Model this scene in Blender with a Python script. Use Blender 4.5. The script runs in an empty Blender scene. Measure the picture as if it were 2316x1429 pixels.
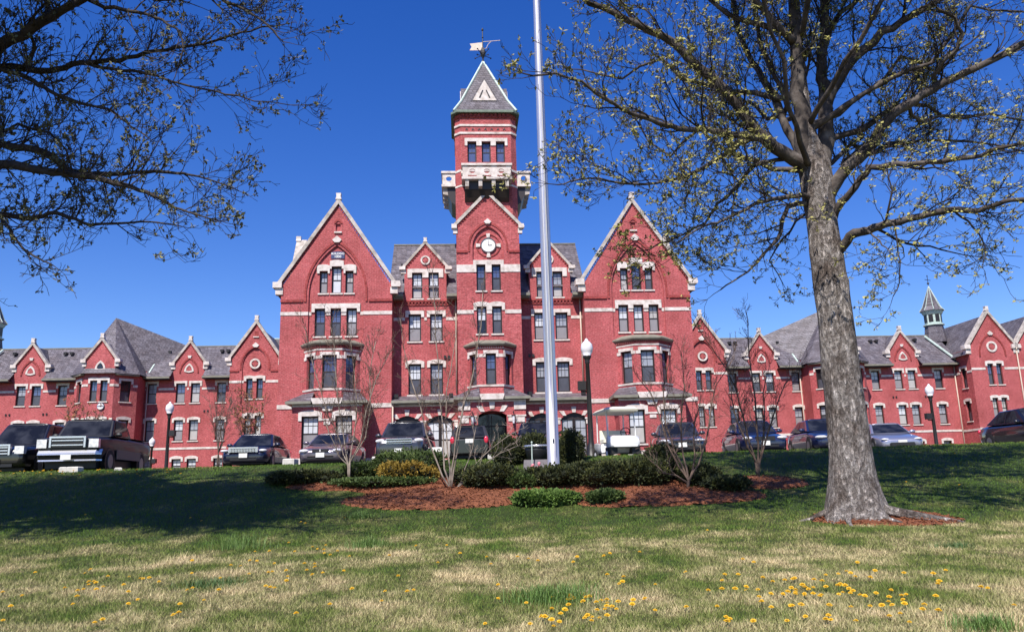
import bpy, math, random
from math import sin, cos, pi, radians, sqrt, atan2, exp
from mathutils import Vector, Matrix, noise
from mathutils.geometry import tessellate_polygon

S = bpy.context.scene
COL = S.collection

# ------------------------------------------------------------------ camera
F_PX, TILT, ROLL = 1800.0, radians(12.07), radians(1.53)     # eye level is z = 0
fw = Vector((0, cos(TILT), sin(TILT)))
r0 = Vector((1, 0, 0)); u0 = Vector((0, -sin(TILT), cos(TILT)))
CR = cos(ROLL) * r0 - sin(ROLL) * u0
CU = sin(ROLL) * r0 + cos(ROLL) * u0
cd = bpy.data.cameras.new('camera'); cam = bpy.data.objects.new('camera', cd); COL.objects.link(cam)
cam.matrix_world = Matrix(((CR.x, CU.x, -fw.x, 0), (CR.y, CU.y, -fw.y, 0), (CR.z, CU.z, -fw.z, 0), (0, 0, 0, 1)))
cd.sensor_fit = 'HORIZONTAL'; cd.sensor_width = 36.0; cd.lens = 36.0 * F_PX / 2316.0
cd.clip_start = 0.1; cd.clip_end = 3000
S.camera = cam

# ------------------------------------------------------------------ light
SUN_EL, SUN_AZ = radians(52), radians(20)      # sun stands behind the camera, a little to its left
w = bpy.data.worlds.new("World"); S.world = w; w.use_nodes = True
nt = w.node_tree; nt.nodes.clear()
sky = nt.nodes.new('ShaderNodeTexSky'); sky.sky_type = 'NISHITA'; sky.sun_disc = False
sky.sun_elevation = SUN_EL; sky.sun_rotation = pi + SUN_AZ
sky.air_density = 1.0; sky.dust_density = 0.25; sky.ozone_density = 3.0; sky.altitude = 50
hs = nt.nodes.new('ShaderNodeHueSaturation'); hs.inputs['Saturation'].default_value = 1.37; hs.inputs['Hue'].default_value = 0.5222
bg = nt.nodes.new('ShaderNodeBackground'); bg.inputs['Strength'].default_value = 0.12
ow = nt.nodes.new('ShaderNodeOutputWorld')
nt.links.new(sky.outputs[0], hs.inputs['Color']); nt.links.new(hs.outputs[0], bg.inputs[0]); nt.links.new(bg.outputs[0], ow.inputs[0])
sl = bpy.data.lights.new('sun', 'SUN'); sl.energy = 5.0; sl.angle = radians(0.5); sl.color = (1.0, 0.95, 0.88)
so = bpy.data.objects.new('sun', sl); COL.objects.link(so)
so.rotation_euler = Vector((sin(SUN_AZ) * cos(SUN_EL), cos(SUN_AZ) * cos(SUN_EL), -sin(SUN_EL))).to_track_quat('-Z', 'Y').to_euler()
so.location = (-20, -40, 60)
S.view_settings.view_transform = 'Standard'; S.view_settings.look = 'None'
S.view_settings.exposure = 0.5; S.view_settings.gamma = 1.0

# ------------------------------------------------------------------ helpers
def at(px, py, Y):
    """point of the line of sight through a photo pixel at distance Y"""
    v = fw + CR * ((px - 1158) / F_PX) - CU * ((py - 714.5) / F_PX)
    return v * (Y / v.y)

SPLIT = {'gutter', 'string_course', 'kneeler', 'floodlight', 'wall_vent', 'roof_vent', 'vent_pipe', 'corbel', 'keystone', 'voussoir', 'plinth', 'lintel', 'valley_flashing', 'hip_flashing', 'dormer_cheek', 'marker_lamp', 'lower_panel', 'louvre', 'ridge_cap', 'stone_trim', 'roof'}
class MB:
    def __init__(s): s.v = []; s.f = []; s.m = []
    def add(s, vs, fs, mi=0):
        n = len(s.v); s.v.extend([tuple(p) for p in vs])
        for f in fs: s.f.append(tuple(i + n for i in f)); s.m.append(mi)
    def box(s, x0, x1, y0, y1, z0, z1, mi=0):
        s.add([(x0,y0,z0),(x1,y0,z0),(x1,y1,z0),(x0,y1,z0),(x0,y0,z1),(x1,y0,z1),(x1,y1,z1),(x0,y1,z1)],
              [(0,3,2,1),(4,5,6,7),(0,1,5,4),(1,2,6,5),(2,3,7,6),(3,0,4,7)], mi)
    def fbox(s, fr, u0, u1, d0, d1, z0, z1, mi=0):
        P = fr.P
        s.add([P(u0,d0,z0),P(u1,d0,z0),P(u1,d1,z0),P(u0,d1,z0),P(u0,d0,z1),P(u1,d0,z1),P(u1,d1,z1),P(u0,d1,z1)],
              [(0,3,2,1),(4,5,6,7),(0,1,5,4),(1,2,6,5),(2,3,7,6),(3,0,4,7)], mi)
    def fprism(s, fr, poly, d0, d1, mi=0):
        """polygon (u,z) in the plane of a frame, extruded from depth d0 to d1"""
        n = len(poly); P = fr.P
        vs = [P(u, d0, z) for u, z in poly] + [P(u, d1, z) for u, z in poly]
        tris = tessellate_polygon([[Vector((u, z, 0)) for u, z in poly]])
        fs = [tuple(t) for t in tris] + [tuple(i + n for i in t) for t in tris]
        fs += [(i, (i+1) % n, (i+1) % n + n, i + n) for i in range(n)]
        s.add(vs, fs, mi)
    def plan(s, ptsA, zA, ptsB, zB, mi=0, cap=True):
        n = len(ptsA)
        vs = [(x, y, zA) for x, y in ptsA] + [(x, y, zB) for x, y in ptsB]
        fs = [(i, (i+1) % n, (i+1) % n + n, i + n) for i in range(n)]
        if cap: fs += [tuple(range(n))[::-1], tuple(range(n, 2*n))]
        s.add(vs, fs, mi)
    def tube(s, pts, rad, n=6, mi=0, cap=True):
        pts = [Vector(p) for p in pts]; k = len(pts)
        if not hasattr(rad, '__len__'): rad = [rad] * k
        base = len(s.v); a = None
        for i, p in enumerate(pts):
            t = (pts[min(i+1, k-1)] - pts[max(i-1, 0)])
            if t.length < 1e-9: t = Vector((0, 0, 1))
            t.normalize()
            if a is None: a = t.orthogonal().normalized()
            else:
                a = a - t * a.dot(t)
                a = a.normalized() if a.length > 1e-6 else t.orthogonal().normalized()
            b = t.cross(a); r = rad[i]
            for j in range(n):
                q = 2 * pi * j / n
                s.v.append(tuple(p + (a * cos(q) + b * sin(q)) * r))
        for i in range(k - 1):
            for j in range(n):
                s.f.append((base+i*n+j, base+i*n+(j+1) % n, base+(i+1)*n+(j+1) % n, base+(i+1)*n+j)); s.m.append(mi)
        if cap and n > 3:
            s.f.append(tuple(base+j for j in range(n))[::-1]); s.m.append(mi)
            s.f.append(tuple(base+(k-1)*n+j for j in range(n))); s.m.append(mi)
    def lathe(s, prof, c=(0,0,0), n=16, mi=0, axis='z'):
        base = len(s.v)
        for r, z in prof:
            for j in range(n):
                q = 2*pi*j/n
                if axis == 'z': s.v.append((c[0]+r*cos(q), c[1]+r*sin(q), c[2]+z))
                elif axis == 'x': s.v.append((c[0]+z, c[1]+r*cos(q), c[2]+r*sin(q)))
                else: s.v.append((c[0]+r*cos(q), c[1]+z, c[2]+r*sin(q)))
        for i in range(len(prof)-1):
            for j in range(n):
                s.f.append((base+i*n+j, base+i*n+(j+1)%n, base+(i+1)*n+(j+1)%n, base+(i+1)*n+j)); s.m.append(mi)
        s.f.append(tuple(base+j for j in range(n))); s.m.append(mi)
        s.f.append(tuple(base+(len(prof)-1)*n+j for j in range(n))); s.m.append(mi)
    def ell(s, c, r, nu=12, nv=8, mi=0):
        prof = [(max(1e-3, sin(pi*i/nv)), -cos(pi*i/nv)) for i in range(nv+1)]
        base = len(s.v)
        for a, z in prof:
            for j in range(nu):
                q = 2*pi*j/nu
                s.v.append((c[0]+r[0]*a*cos(q), c[1]+r[1]*a*sin(q), c[2]+r[2]*z))
        for i in range(nv):
            for j in range(nu):
                s.f.append((base+i*nu+j, base+i*nu+(j+1)%nu, base+(i+1)*nu+(j+1)%nu, base+(i+1)*nu+j)); s.m.append(mi)
    def mesh(s, name, mats, smooth=False):
        me = bpy.data.meshes.new(name); me.from_pydata(s.v, [], s.f)
        for m in (mats if isinstance(mats, (list, tuple)) else [mats]): me.materials.append(m)
        if any(s.m): me.polygons.foreach_set('material_index', s.m)
        if smooth: me.polygons.foreach_set('use_smooth', [True] * len(me.polygons))
        me.update(); return me
    def pieces(s):
        up = list(range(len(s.v))); seen = {}
        def find(i):
            while up[i] != i: up[i] = up[up[i]]; i = up[i]
            return i
        for i, p in enumerate(s.v):
            k = (round(p[0], 3), round(p[1], 3), round(p[2], 3)); j = seen.setdefault(k, i); up[find(i)] = find(j)
        for f in s.f:
            for i in f[1:]: up[find(i)] = find(f[0])
        out = {}
        for f, mi in zip(s.f, s.m): out.setdefault(find(f[0]), []).append((f, mi))
        for fs in out.values():
            q = MB(); ix = {}
            for f, mi in fs:
                for i in f:
                    if i not in ix: ix[i] = len(q.v); q.v.append(s.v[i])
                q.f.append(tuple(ix[i] for i in f)); q.m.append(mi)
            yield q
    def build(s, name, mats, parent=None, smooth=False):
        if name in SPLIT:                                # every separate piece a part of its own
            o = None
            for q in s.pieces(): o = link(name, q.mesh(name, mats, smooth), parent)
            return o
        return link(name, s.mesh(name, mats, smooth), parent)

def link(name, me, parent=None, loc=None, rz=0.0):
    o = bpy.data.objects.new(name, me); COL.objects.link(o)
    if parent is not None: o.parent = parent
    if loc is not None: o.location = loc
    if rz: o.rotation_euler = (0, 0, rz)
    return o
def tag(o, label, cat=None, group=None, kind=None):
    if label: o['label'] = label
    if cat: o['category'] = cat
    if group: o['group'] = group
    if kind: o['kind'] = kind
    return o
def thing(name, label, cat, loc, rz=0.0, group=None):
    return tag(link(name, None, None, loc, rz), label, cat, group)

class Frame:
    """a wall plane: u runs along the wall, depth runs into the wall"""
    def __init__(s, ox, oy, ang=0.0): s.ox, s.oy, s.ang = ox, oy, ang; s.c, s.s = cos(ang), sin(ang)
    def P(s, u, d, z): return (s.ox + u * s.c - d * s.s, s.oy + u * s.s + d * s.c, z)

def facade(mb, fr, outer, holes, d=0.0, depth=0.2, mi=0):
    polys = [outer] + holes
    vecs = [[Vector((u, z, 0)) for u, z in p] for p in polys]
    flat = [p for q in polys for p in q]
    mb.add([fr.P(u, d, z) for u, z in flat], [tuple(t) for t in tessellate_polygon(vecs)], mi)
    for h in holes:
        n = len(h)
        mb.add([fr.P(u, d, z) for u, z in h] + [fr.P(u, d + depth, z) for u, z in h],
               [(i, (i+1) % n, (i+1) % n + n, i + n) for i in range(n)], mi)
def rect(u0, u1, z0, z1): return [(u0, z0), (u1, z0), (u1, z1), (u0, z1)]
def seg_arch(uc, w, z0, z1, rise, n=8):
    p = [(uc - w/2, z0), (uc + w/2, z0)]
    for i in range(n + 1):
        a = i / n; p.append((uc + w/2 - w * a, z1 - rise + rise * (1 - (2*a - 1) ** 2)))
    return p
def pointed(uc, hw, zs, za, n=10):
    """points of a pointed arch from right springing over the apex to left springing"""
    h = za - zs; c = (h*h - hw*hw) / (2*hw); R = hw + c
    a1 = atan2(h, c); r = [(uc - c + R * cos(a1 * i / n), zs + R * sin(a1 * i / n)) for i in range(n + 1)]
    return r + [(2*uc - u, z) for u, z in r[::-1][1:]]

# ------------------------------------------------------------------ materials
def new_mat(name):
    m = bpy.data.materials.new(name); m.use_nodes = True
    return m, m.node_tree, m.node_tree.nodes['Principled BSDF']
def noise_mat(name, stops, scale=5.0, detail=6.0, rough=0.8, bump=0.0, bscale=None, metal=0.0, coat=0.0, spec=0.5, stretch=(1,1,1), tr=0.0, coord='Object'):
    m, t, b = new_mat(name)
    tc = t.nodes.new('ShaderNodeTexCoord'); mp = t.nodes.new('ShaderNodeMapping'); mp.inputs['Scale'].default_value = stretch
    t.links.new(tc.outputs[coord], mp.inputs[0])
    nz = t.nodes.new('ShaderNodeTexNoise'); nz.inputs['Scale'].default_value = scale; nz.inputs['Detail'].default_value = detail
    t.links.new(mp.outputs[0], nz.inputs[0])
    cr = t.nodes.new('ShaderNodeValToRGB'); e = cr.color_ramp.elements
    while len(e) < len(stops): e.new(0.5)
    for i, (p, c) in enumerate(stops): e[i].position = p; e[i].color = (*c, 1)
    t.links.new(nz.outputs[0], cr.inputs[0]); t.links.new(cr.outputs[0], b.inputs['Base Color'])
    b.inputs['Roughness'].default_value = rough; b.inputs['Metallic'].default_value = metal
    b.inputs['Specular IOR Level'].default_value = spec; b.inputs['Coat Weight'].default_value = coat
    if tr: b.inputs['Transmission Weight'].default_value = tr
    if bump:
        n2 = t.nodes.new('ShaderNodeTexNoise'); n2.inputs['Scale'].default_value = bscale or scale * 4; n2.inputs['Detail'].default_value = 8
        t.links.new(mp.outputs[0], n2.inputs[0])
        bp = t.nodes.new('ShaderNodeBump'); bp.inputs['Strength'].default_value = bump; bp.inputs['Distance'].default_value = 0.02
        t.links.new(n2.outputs[0], bp.inputs['Height']); t.links.new(bp.outputs[0], b.inputs['Normal'])
    return m
def flat_mat(name, c, rough=0.5, metal=0.0, coat=0.0, spec=0.5, var=0.12, scale=8.0):
    k = 1 - var
    return noise_mat(name, [(0.3, tuple(x * k for x in c)), (0.7, c)], scale, 3, rough, metal=metal, coat=coat, spec=spec)

def course_mat(name, bw, bh, mortar, c1, c2, cm, big, rough, zfac=1.0, msize=0.012, bump=0.3):
    """coursed bricks / slates laid along walls: u = x + y, v = z"""
    m, t, b = new_mat(name)
    tc = t.nodes.new('ShaderNodeTexCoord'); sp = t.nodes.new('ShaderNodeSeparateXYZ'); t.links.new(tc.outputs['Object'], sp.inputs[0])
    ad = t.nodes.new('ShaderNodeMath'); t.links.new(sp.outputs[0], ad.inputs[0]); t.links.new(sp.outputs[1], ad.inputs[1])
    cb = t.nodes.new('ShaderNodeCombineXYZ'); t.links.new(ad.outputs[0], cb.inputs[0])
    zm = t.nodes.new('ShaderNodeMath'); zm.operation = 'MULTIPLY'; zm.inputs[1].default_value = zfac
    t.links.new(sp.outputs[2], zm.inputs[0]); t.links.new(zm.outputs[0], cb.inputs[1])
    br = t.nodes.new('ShaderNodeTexBrick'); t.links.new(cb.outputs[0], br.inputs[0])
    br.inputs['Color1'].default_value = (*c1, 1); br.inputs['Color2'].default_value = (*c2, 1); br.inputs['Mortar'].default_value = (*cm, 1)
    br.inputs['Scale'].default_value = 1.0; br.inputs['Brick Width'].default_value = bw; br.inputs['Row Height'].default_value = bh
    br.inputs['Mortar Size'].default_value = msize; br.inputs['Bias'].default_value = 0.0
    nz = t.nodes.new('ShaderNodeTexNoise'); nz.inputs['Scale'].default_value = big; nz.inputs['Detail'].default_value = 9; nz.inputs['Roughness'].default_value = 0.7
    t.links.new(tc.outputs['Object'], nz.inputs[0])
    rp = t.nodes.new('ShaderNodeValToRGB'); e = rp.color_ramp.elements
    e[0].position = 0.3; e[0].color = (0.70, 0.64, 0.62, 1); e[1].position = 0.7; e[1].color = (1.16, 1.2, 1.24, 1)
    t.links.new(nz.outputs[0], rp.inputs[0])
    n3 = t.nodes.new('ShaderNodeTexNoise'); n3.inputs['Scale'].default_value = 7.5; n3.inputs['Detail'].default_value = 4
    mp = t.nodes.new('ShaderNodeMapping'); mp.inputs['Scale'].default_value = (1, 1, 2.2); t.links.new(tc.outputs['Object'], mp.inputs[0]); t.links.new(mp.outputs[0], n3.inputs[0])
    r3 = t.nodes.new('ShaderNodeValToRGB'); e3 = r3.color_ramp.elements
    e3[0].position = 0.32; e3[0].color = (0.66, 0.62, 0.62, 1); e3[1].position = 0.68; e3[1].color = (1.3, 1.38, 1.38, 1); t.links.new(n3.outputs[0], r3.inputs[0])
    m3 = t.nodes.new('ShaderNodeMix'); m3.data_type = 'RGBA'; m3.blend_type = 'MULTIPLY'; m3.inputs[0].default_value = 1.0
    t.links.new(br.outputs[0], m3.inputs[6]); t.links.new(r3.outputs[0], m3.inputs[7])
    mx = t.nodes.new('ShaderNodeMix'); mx.data_type = 'RGBA'; mx.blend_type = 'MULTIPLY'; mx.inputs[0].default_value = 1.0
    t.links.new(m3.outputs[2], mx.inputs[6]); t.links.new(rp.outputs[0], mx.inputs[7]); t.links.new(mx.outputs[2], b.inputs['Base Color'])
    b.inputs['Roughness'].default_value = rough; b.inputs['Specular IOR Level'].default_value = 0.3
    bp = t.nodes.new('ShaderNodeBump'); bp.inputs['Strength'].default_value = bump; bp.inputs['Distance'].default_value = 0.02
    t.links.new(br.outputs['Fac'], bp.inputs['Height']); bp.invert = True; t.links.new(bp.outputs[0], b.inputs['Normal'])
    return m

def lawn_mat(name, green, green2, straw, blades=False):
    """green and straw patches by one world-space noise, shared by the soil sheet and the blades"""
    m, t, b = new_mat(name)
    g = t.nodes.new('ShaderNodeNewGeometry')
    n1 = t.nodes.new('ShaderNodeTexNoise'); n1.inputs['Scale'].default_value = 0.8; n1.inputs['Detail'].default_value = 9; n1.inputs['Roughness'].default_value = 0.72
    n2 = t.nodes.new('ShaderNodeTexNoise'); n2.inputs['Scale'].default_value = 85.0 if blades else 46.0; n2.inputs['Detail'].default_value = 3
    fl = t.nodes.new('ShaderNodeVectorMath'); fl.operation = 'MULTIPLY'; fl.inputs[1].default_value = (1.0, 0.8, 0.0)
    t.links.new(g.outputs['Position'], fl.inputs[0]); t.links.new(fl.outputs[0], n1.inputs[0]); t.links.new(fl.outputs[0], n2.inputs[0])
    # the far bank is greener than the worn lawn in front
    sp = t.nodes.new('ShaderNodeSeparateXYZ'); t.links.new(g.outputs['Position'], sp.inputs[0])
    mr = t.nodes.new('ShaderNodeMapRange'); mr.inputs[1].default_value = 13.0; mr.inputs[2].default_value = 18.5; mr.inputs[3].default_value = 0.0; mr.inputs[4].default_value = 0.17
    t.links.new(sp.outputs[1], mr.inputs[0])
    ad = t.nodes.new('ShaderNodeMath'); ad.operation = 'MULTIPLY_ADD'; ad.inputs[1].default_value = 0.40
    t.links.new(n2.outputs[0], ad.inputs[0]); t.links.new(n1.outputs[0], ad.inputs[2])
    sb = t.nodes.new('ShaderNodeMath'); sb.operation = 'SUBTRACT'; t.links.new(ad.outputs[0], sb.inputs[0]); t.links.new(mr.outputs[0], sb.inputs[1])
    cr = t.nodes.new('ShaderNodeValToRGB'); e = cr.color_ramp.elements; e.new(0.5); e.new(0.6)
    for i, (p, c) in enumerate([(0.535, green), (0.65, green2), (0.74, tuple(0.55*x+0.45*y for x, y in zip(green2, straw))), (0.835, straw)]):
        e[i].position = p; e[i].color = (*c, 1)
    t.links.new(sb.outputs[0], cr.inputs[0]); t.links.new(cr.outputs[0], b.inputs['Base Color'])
    b.inputs['Roughness'].default_value = 0.75; b.inputs['Specular IOR Level'].default_value = 0.2
    if not blades:
        bp = t.nodes.new('ShaderNodeBump'); bp.inputs['Strength'].default_value = 0.8; bp.inputs['Distance'].default_value = 0.03
        t.links.new(n2.outputs[0], bp.inputs['Height']); t.links.new(bp.outputs[0], b.inputs['Normal'])
    return m
M = {}
M['brick'] = course_mat('red_brick', 0.22, 0.075, 0, (0.43, 0.076, 0.079), (0.365, 0.058, 0.061), (0.46, 0.18, 0.17), 0.55, 0.85, msize=0.008)
M['brick_dark'] = course_mat('dark_red_brick', 0.22, 0.075, 0, (0.34, 0.042, 0.040), (0.28, 0.036, 0.034), (0.3, 0.1, 0.09), 0.9, 0.85, msize=0.008)
M['slate'] = course_mat('purple_grey_slate', 0.34, 0.20, 0, (0.17, 0.148, 0.163), (0.095, 0.082, 0.092), (0.05, 0.043, 0.049), 1.3, 0.55, msize=0.012, bump=0.6)
M['stone'] = noise_mat('pale_granite', [(0.28, (0.40, 0.335, 0.29)), (0.5, (0.60, 0.525, 0.475)), (0.75, (0.72, 0.66, 0.62))], 3.4, 9, 0.8, bump=0.25, bscale=14)
M['coping'] = noise_mat('weathered_granite', [(0.28, (0.25, 0.215, 0.18)), (0.5, (0.43, 0.375, 0.33)), (0.75, (0.58, 0.515, 0.47))], 3.2, 9, 0.85, bump=0.3, bscale=12)
M['gutter'] = noise_mat('grey_green_gutter', [(0.3, (0.16, 0.15, 0.115)), (0.7, (0.235, 0.22, 0.17))], 3, 5, 0.6)
M['copper'] = noise_mat('green_copper', [(0.3, (0.34, 0.43, 0.37)), (0.7, (0.52, 0.60, 0.55))], 4, 6, 0.6)
M['copper_dark'] = noise_mat('dark_copper', [(0.3, (0.10, 0.14, 0.10)), (0.7, (0.16, 0.21, 0.15))], 4, 6, 0.6)
M['pipe'] = flat_mat('cream_downspout', (0.50, 0.40, 0.32), 0.5)
M['frame'] = flat_mat('black_brown_window_frame', (0.022, 0.014, 0.012), 0.45)
def glass_mat(name, c, c2, rough=0.06, sp=0.6, scale=0.5):
    return noise_mat(name, [(0.35, c), (0.65, c2)], scale, 3, rough, spec=sp, coord='Object', stretch=(3, 3, 1), bump=0.12, bscale=1.5)
M['blind'] = glass_mat('glass_with_white_blind', (0.50, 0.51, 0.53), (0.70, 0.71, 0.74), 0.12)
M['screen'] = glass_mat('window_screen_grey', (0.21, 0.195, 0.20), (0.30, 0.28, 0.285), 0.35)
M['screen_dark'] = glass_mat('window_screen_dark', (0.05, 0.05, 0.06), (0.10, 0.10, 0.12), 0.3)
M['sky_glass'] = glass_mat('sky_tinted_glass', (0.055, 0.07, 0.15), (0.12, 0.15, 0.26), 0.04, 1.0)  # blue of the mirrored sky put into the base colour
M['curtain'] = glass_mat('glass_with_grey_curtain', (0.22, 0.23, 0.27), (0.46, 0.47, 0.50), 0.1)
M['black_glass'] = flat_mat('unlit_glass', (0.016, 0.015, 0.018), 0.05, spec=0.7)
M['white'] = flat_mat('white_paint', (0.78, 0.76, 0.72), 0.5, var=0.06)
M['black'] = flat_mat('black_iron', (0.018, 0.015, 0.014), 0.45)
M['asphalt'] = noise_mat('asphalt', [(0.3, (0.045, 0.044, 0.045)), (0.7, (0.075, 0.072, 0.07))], 20, 8, 0.9, bump=0.3)
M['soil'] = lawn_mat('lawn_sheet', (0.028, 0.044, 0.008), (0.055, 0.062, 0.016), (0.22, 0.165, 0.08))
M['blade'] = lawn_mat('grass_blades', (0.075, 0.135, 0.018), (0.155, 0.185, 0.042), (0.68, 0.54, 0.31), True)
M['tuft'] = noise_mat('lush_grass', [(0.3, (0.06, 0.125, 0.018)), (0.7, (0.14, 0.23, 0.045))], 12, 4, 0.6)
M['mulch'] = noise_mat('red_bark_mulch', [(0.25, (0.05, 0.017, 0.006)), (0.5, (0.17, 0.052, 0.019)), (0.75, (0.35, 0.13, 0.058))], 42, 8, 0.95, bump=1.0, bscale=45)
M['bark'] = noise_mat('grey_maple_bark', [(0.32, (0.06, 0.046, 0.038)), (0.46, (0.155, 0.125, 0.11)), (0.56, (0.225, 0.195, 0.178)), (0.72, (0.37, 0.345, 0.325))], 4.2, 14, 0.92, bump=1.0, bscale=11, stretch=(1.8, 1.8, 0.6))
M['bark_dark'] = noise_mat('dark_twig_bark', [(0.3, (0.026, 0.019, 0.015)), (0.7, (0.068, 0.051, 0.04))], 6, 6, 0.9)
def bark_mat():
    m, t, b = new_mat('furrowed_grey_bark')
    tc = t.nodes.new('ShaderNodeTexCoord')
    def nz(sc, st, det, lo, hi, c0, c1):
        mp = t.nodes.new('ShaderNodeMapping'); mp.inputs['Scale'].default_value = st; t.links.new(tc.outputs['Object'], mp.inputs[0])
        n = t.nodes.new('ShaderNodeTexNoise'); n.inputs['Scale'].default_value = sc; n.inputs['Detail'].default_value = det; n.inputs['Roughness'].default_value = 0.68; t.links.new(mp.outputs[0], n.inputs[0])
        r = t.nodes.new('ShaderNodeValToRGB'); e = r.color_ramp.elements; e[0].position = lo; e[0].color = (*c0, 1); e[1].position = hi; e[1].color = (*c1, 1); t.links.new(n.outputs[0], r.inputs[0])
        return n, r
    n1, r1 = nz(2.3, (1, 1, .7), 5, .38, .62, (.20, .16, .136), (.50, .45, .415))  # broad patches: lichen tone plus dappled light put into the colour
    n2, r2 = nz(15, (1, 1, .42), 8, .40, .62, (.36, .34, .33), (1.35, 1.35, 1.35))
    n4, r4 = nz(60, (1, 1, .8), 4, .36, .66, (.55, .55, .55), (1.3, 1.3, 1.3))
    a = t.nodes.new('ShaderNodeMix'); a.data_type = 'RGBA'; a.blend_type = 'MULTIPLY'; a.inputs[0].default_value = 1; t.links.new(r1.outputs[0], a.inputs[6]); t.links.new(r2.outputs[0], a.inputs[7])
    c = t.nodes.new('ShaderNodeMix'); c.data_type = 'RGBA'; c.blend_type = 'MULTIPLY'; c.inputs[0].default_value = 1; t.links.new(a.outputs[2], c.inputs[6]); t.links.new(r4.outputs[0], c.inputs[7])
    t.links.new(c.outputs[2], b.inputs['Base Color']); b.inputs['Roughness'].default_value = .95; b.inputs['Specular IOR Level'].default_value = .2
    bp = t.nodes.new('ShaderNodeBump'); bp.inputs['Strength'].default_value = 1.0; bp.inputs['Distance'].default_value = .05; t.links.new(r2.outputs[0], bp.inputs['Height']); t.links.new(bp.outputs[0], b.inputs['Normal'])
    return m
M['bark'] = bark_mat()
M['bark_black'] = noise_mat('blackish_twig_bark', [(0.3, (0.016, 0.011, 0.009)), (0.7, (0.042, 0.031, 0.024))], 6, 6, 0.9)
M['bark_limb'] = noise_mat('brown_maple_bark', [(0.3, (0.032, 0.024, 0.02)), (0.52, (0.075, 0.059, 0.05)), (0.75, (0.17, 0.145, 0.125))], 4, 8, 0.9, bump=0.6, bscale=18)  # darker, browner bark for the limbs
M['bark_pale'] = noise_mat('pale_shrub_bark', [(0.3, (0.15, 0.115, 0.09)), (0.7, (0.33, 0.27, 0.22))], 7, 6, 0.85)
M['bark_brown'] = noise_mat('brown_shrub_bark', [(0.3, (0.075, 0.047, 0.035)), (0.7, (0.17, 0.115, 0.085))], 7, 6, 0.85)
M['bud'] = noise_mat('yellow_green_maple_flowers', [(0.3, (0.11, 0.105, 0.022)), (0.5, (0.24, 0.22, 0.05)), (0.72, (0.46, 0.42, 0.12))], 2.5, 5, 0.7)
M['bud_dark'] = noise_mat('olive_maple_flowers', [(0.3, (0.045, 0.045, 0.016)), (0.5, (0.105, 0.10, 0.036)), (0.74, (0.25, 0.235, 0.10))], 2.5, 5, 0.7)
M['bud_red'] = noise_mat('rusty_buds', [(0.3, (0.17, 0.06, 0.022)), (0.7, (0.34, 0.15, 0.05))], 4, 4, 0.7)
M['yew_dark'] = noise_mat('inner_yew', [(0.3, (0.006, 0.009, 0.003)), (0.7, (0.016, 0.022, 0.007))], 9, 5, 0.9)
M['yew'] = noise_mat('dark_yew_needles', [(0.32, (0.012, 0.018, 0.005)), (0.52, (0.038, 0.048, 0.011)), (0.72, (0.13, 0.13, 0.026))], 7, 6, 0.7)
M['juniper'] = noise_mat('juniper_needles', [(0.3, (0.035, 0.060, 0.014)), (0.55, (0.075, 0.115, 0.024)), (0.78, (0.15, 0.19, 0.045))], 5, 6, 0.7)
M['juniper_light'] = noise_mat('fresh_juniper_needles', [(0.3, (0.06, 0.11, 0.02)), (0.55, (0.12, 0.20, 0.035)), (0.78, (0.20, 0.29, 0.06))], 5, 6, 0.7)
M['golden'] = noise_mat('golden_shrub_leaves', [(0.3, (0.15, 0.10, 0.015)), (0.55, (0.33, 0.22, 0.03)), (0.78, (0.52, 0.36, 0.07))], 5, 6, 0.7)
M['dandelion'] = flat_mat('dandelion_yellow', (0.84, 0.50, 0.008), 0.6, var=0.3, scale=30)
M['pink'] = flat_mat('tulip_pink', (0.75, 0.22, 0.27), 0.6)
M['leaf'] = flat_mat('leaf_green', (0.07, 0.13, 0.03), 0.6)
M['alu'] = noise_mat('brushed_aluminium', [(0.3, (0.50, 0.49, 0.53)), (0.7, (0.66, 0.65, 0.68))], 6, 5, 0.36, metal=0.7, stretch=(1, 1, 0.12))
M['globe'] = flat_mat('frosted_lamp_globe', (0.72, 0.70, 0.72), 0.15, var=0.05)
M['rubber'] = flat_mat('tyre_rubber', (0.012, 0.012, 0.012), 0.8)
M['chrome'] = flat_mat('chrome', (0.72, 0.72, 0.74), 0.24, metal=0.75, var=0.05)
M['rim'] = flat_mat('alloy_wheel', (0.20, 0.20, 0.21), 0.4, metal=0.5)
M['carglass'] = noise_mat('car_glass', [(0.42, (0.008, 0.009, 0.013)), (0.62, (0.028, 0.030, 0.038))], 2.2, 4, 0.05, spec=0.22)
M['headlight'] = noise_mat('clear_headlight', [(0.35, (0.48, 0.47, 0.48)), (0.65, (0.80, 0.79, 0.79))], 9, 3, 0.08, coat=1.0, spec=0.8)
M['taillight'] = flat_mat('red_taillight', (0.62, 0.03, 0.06), 0.1, coat=1.0)
M['plate'] = flat_mat('licence_plate_white', (0.72, 0.72, 0.68), 0.4, var=0.04)
M['trim'] = flat_mat('black_plastic', (0.014, 0.014, 0.015), 0.5)
M['cream'] = flat_mat('cream_plastic', (0.80, 0.75, 0.60), 0.35, var=0.04)
M['navy'] = flat_mat('navy_sign', (0.05, 0.06, 0.14), 0.4)
M['concrete'] = noise_mat('concrete', [(0.3, (0.42, 0.40, 0.36)), (0.7, (0.60, 0.57, 0.52))], 5, 7, 0.9)
M['granite'] = noise_mat('dark_granite', [(0.3, (0.07, 0.06, 0.07)), (0.7, (0.12, 0.105, 0.12))], 20, 6, 0.6)
M['clear'] = flat_mat('clear_plastic', (0.9, 0.9, 0.92), 0.02, var=0.0)
b_ = M['clear'].node_tree.nodes['Principled BSDF']; b_.inputs['Transmission Weight'].default_value = 1.0; b_.inputs['IOR'].default_value = 1.02
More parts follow.
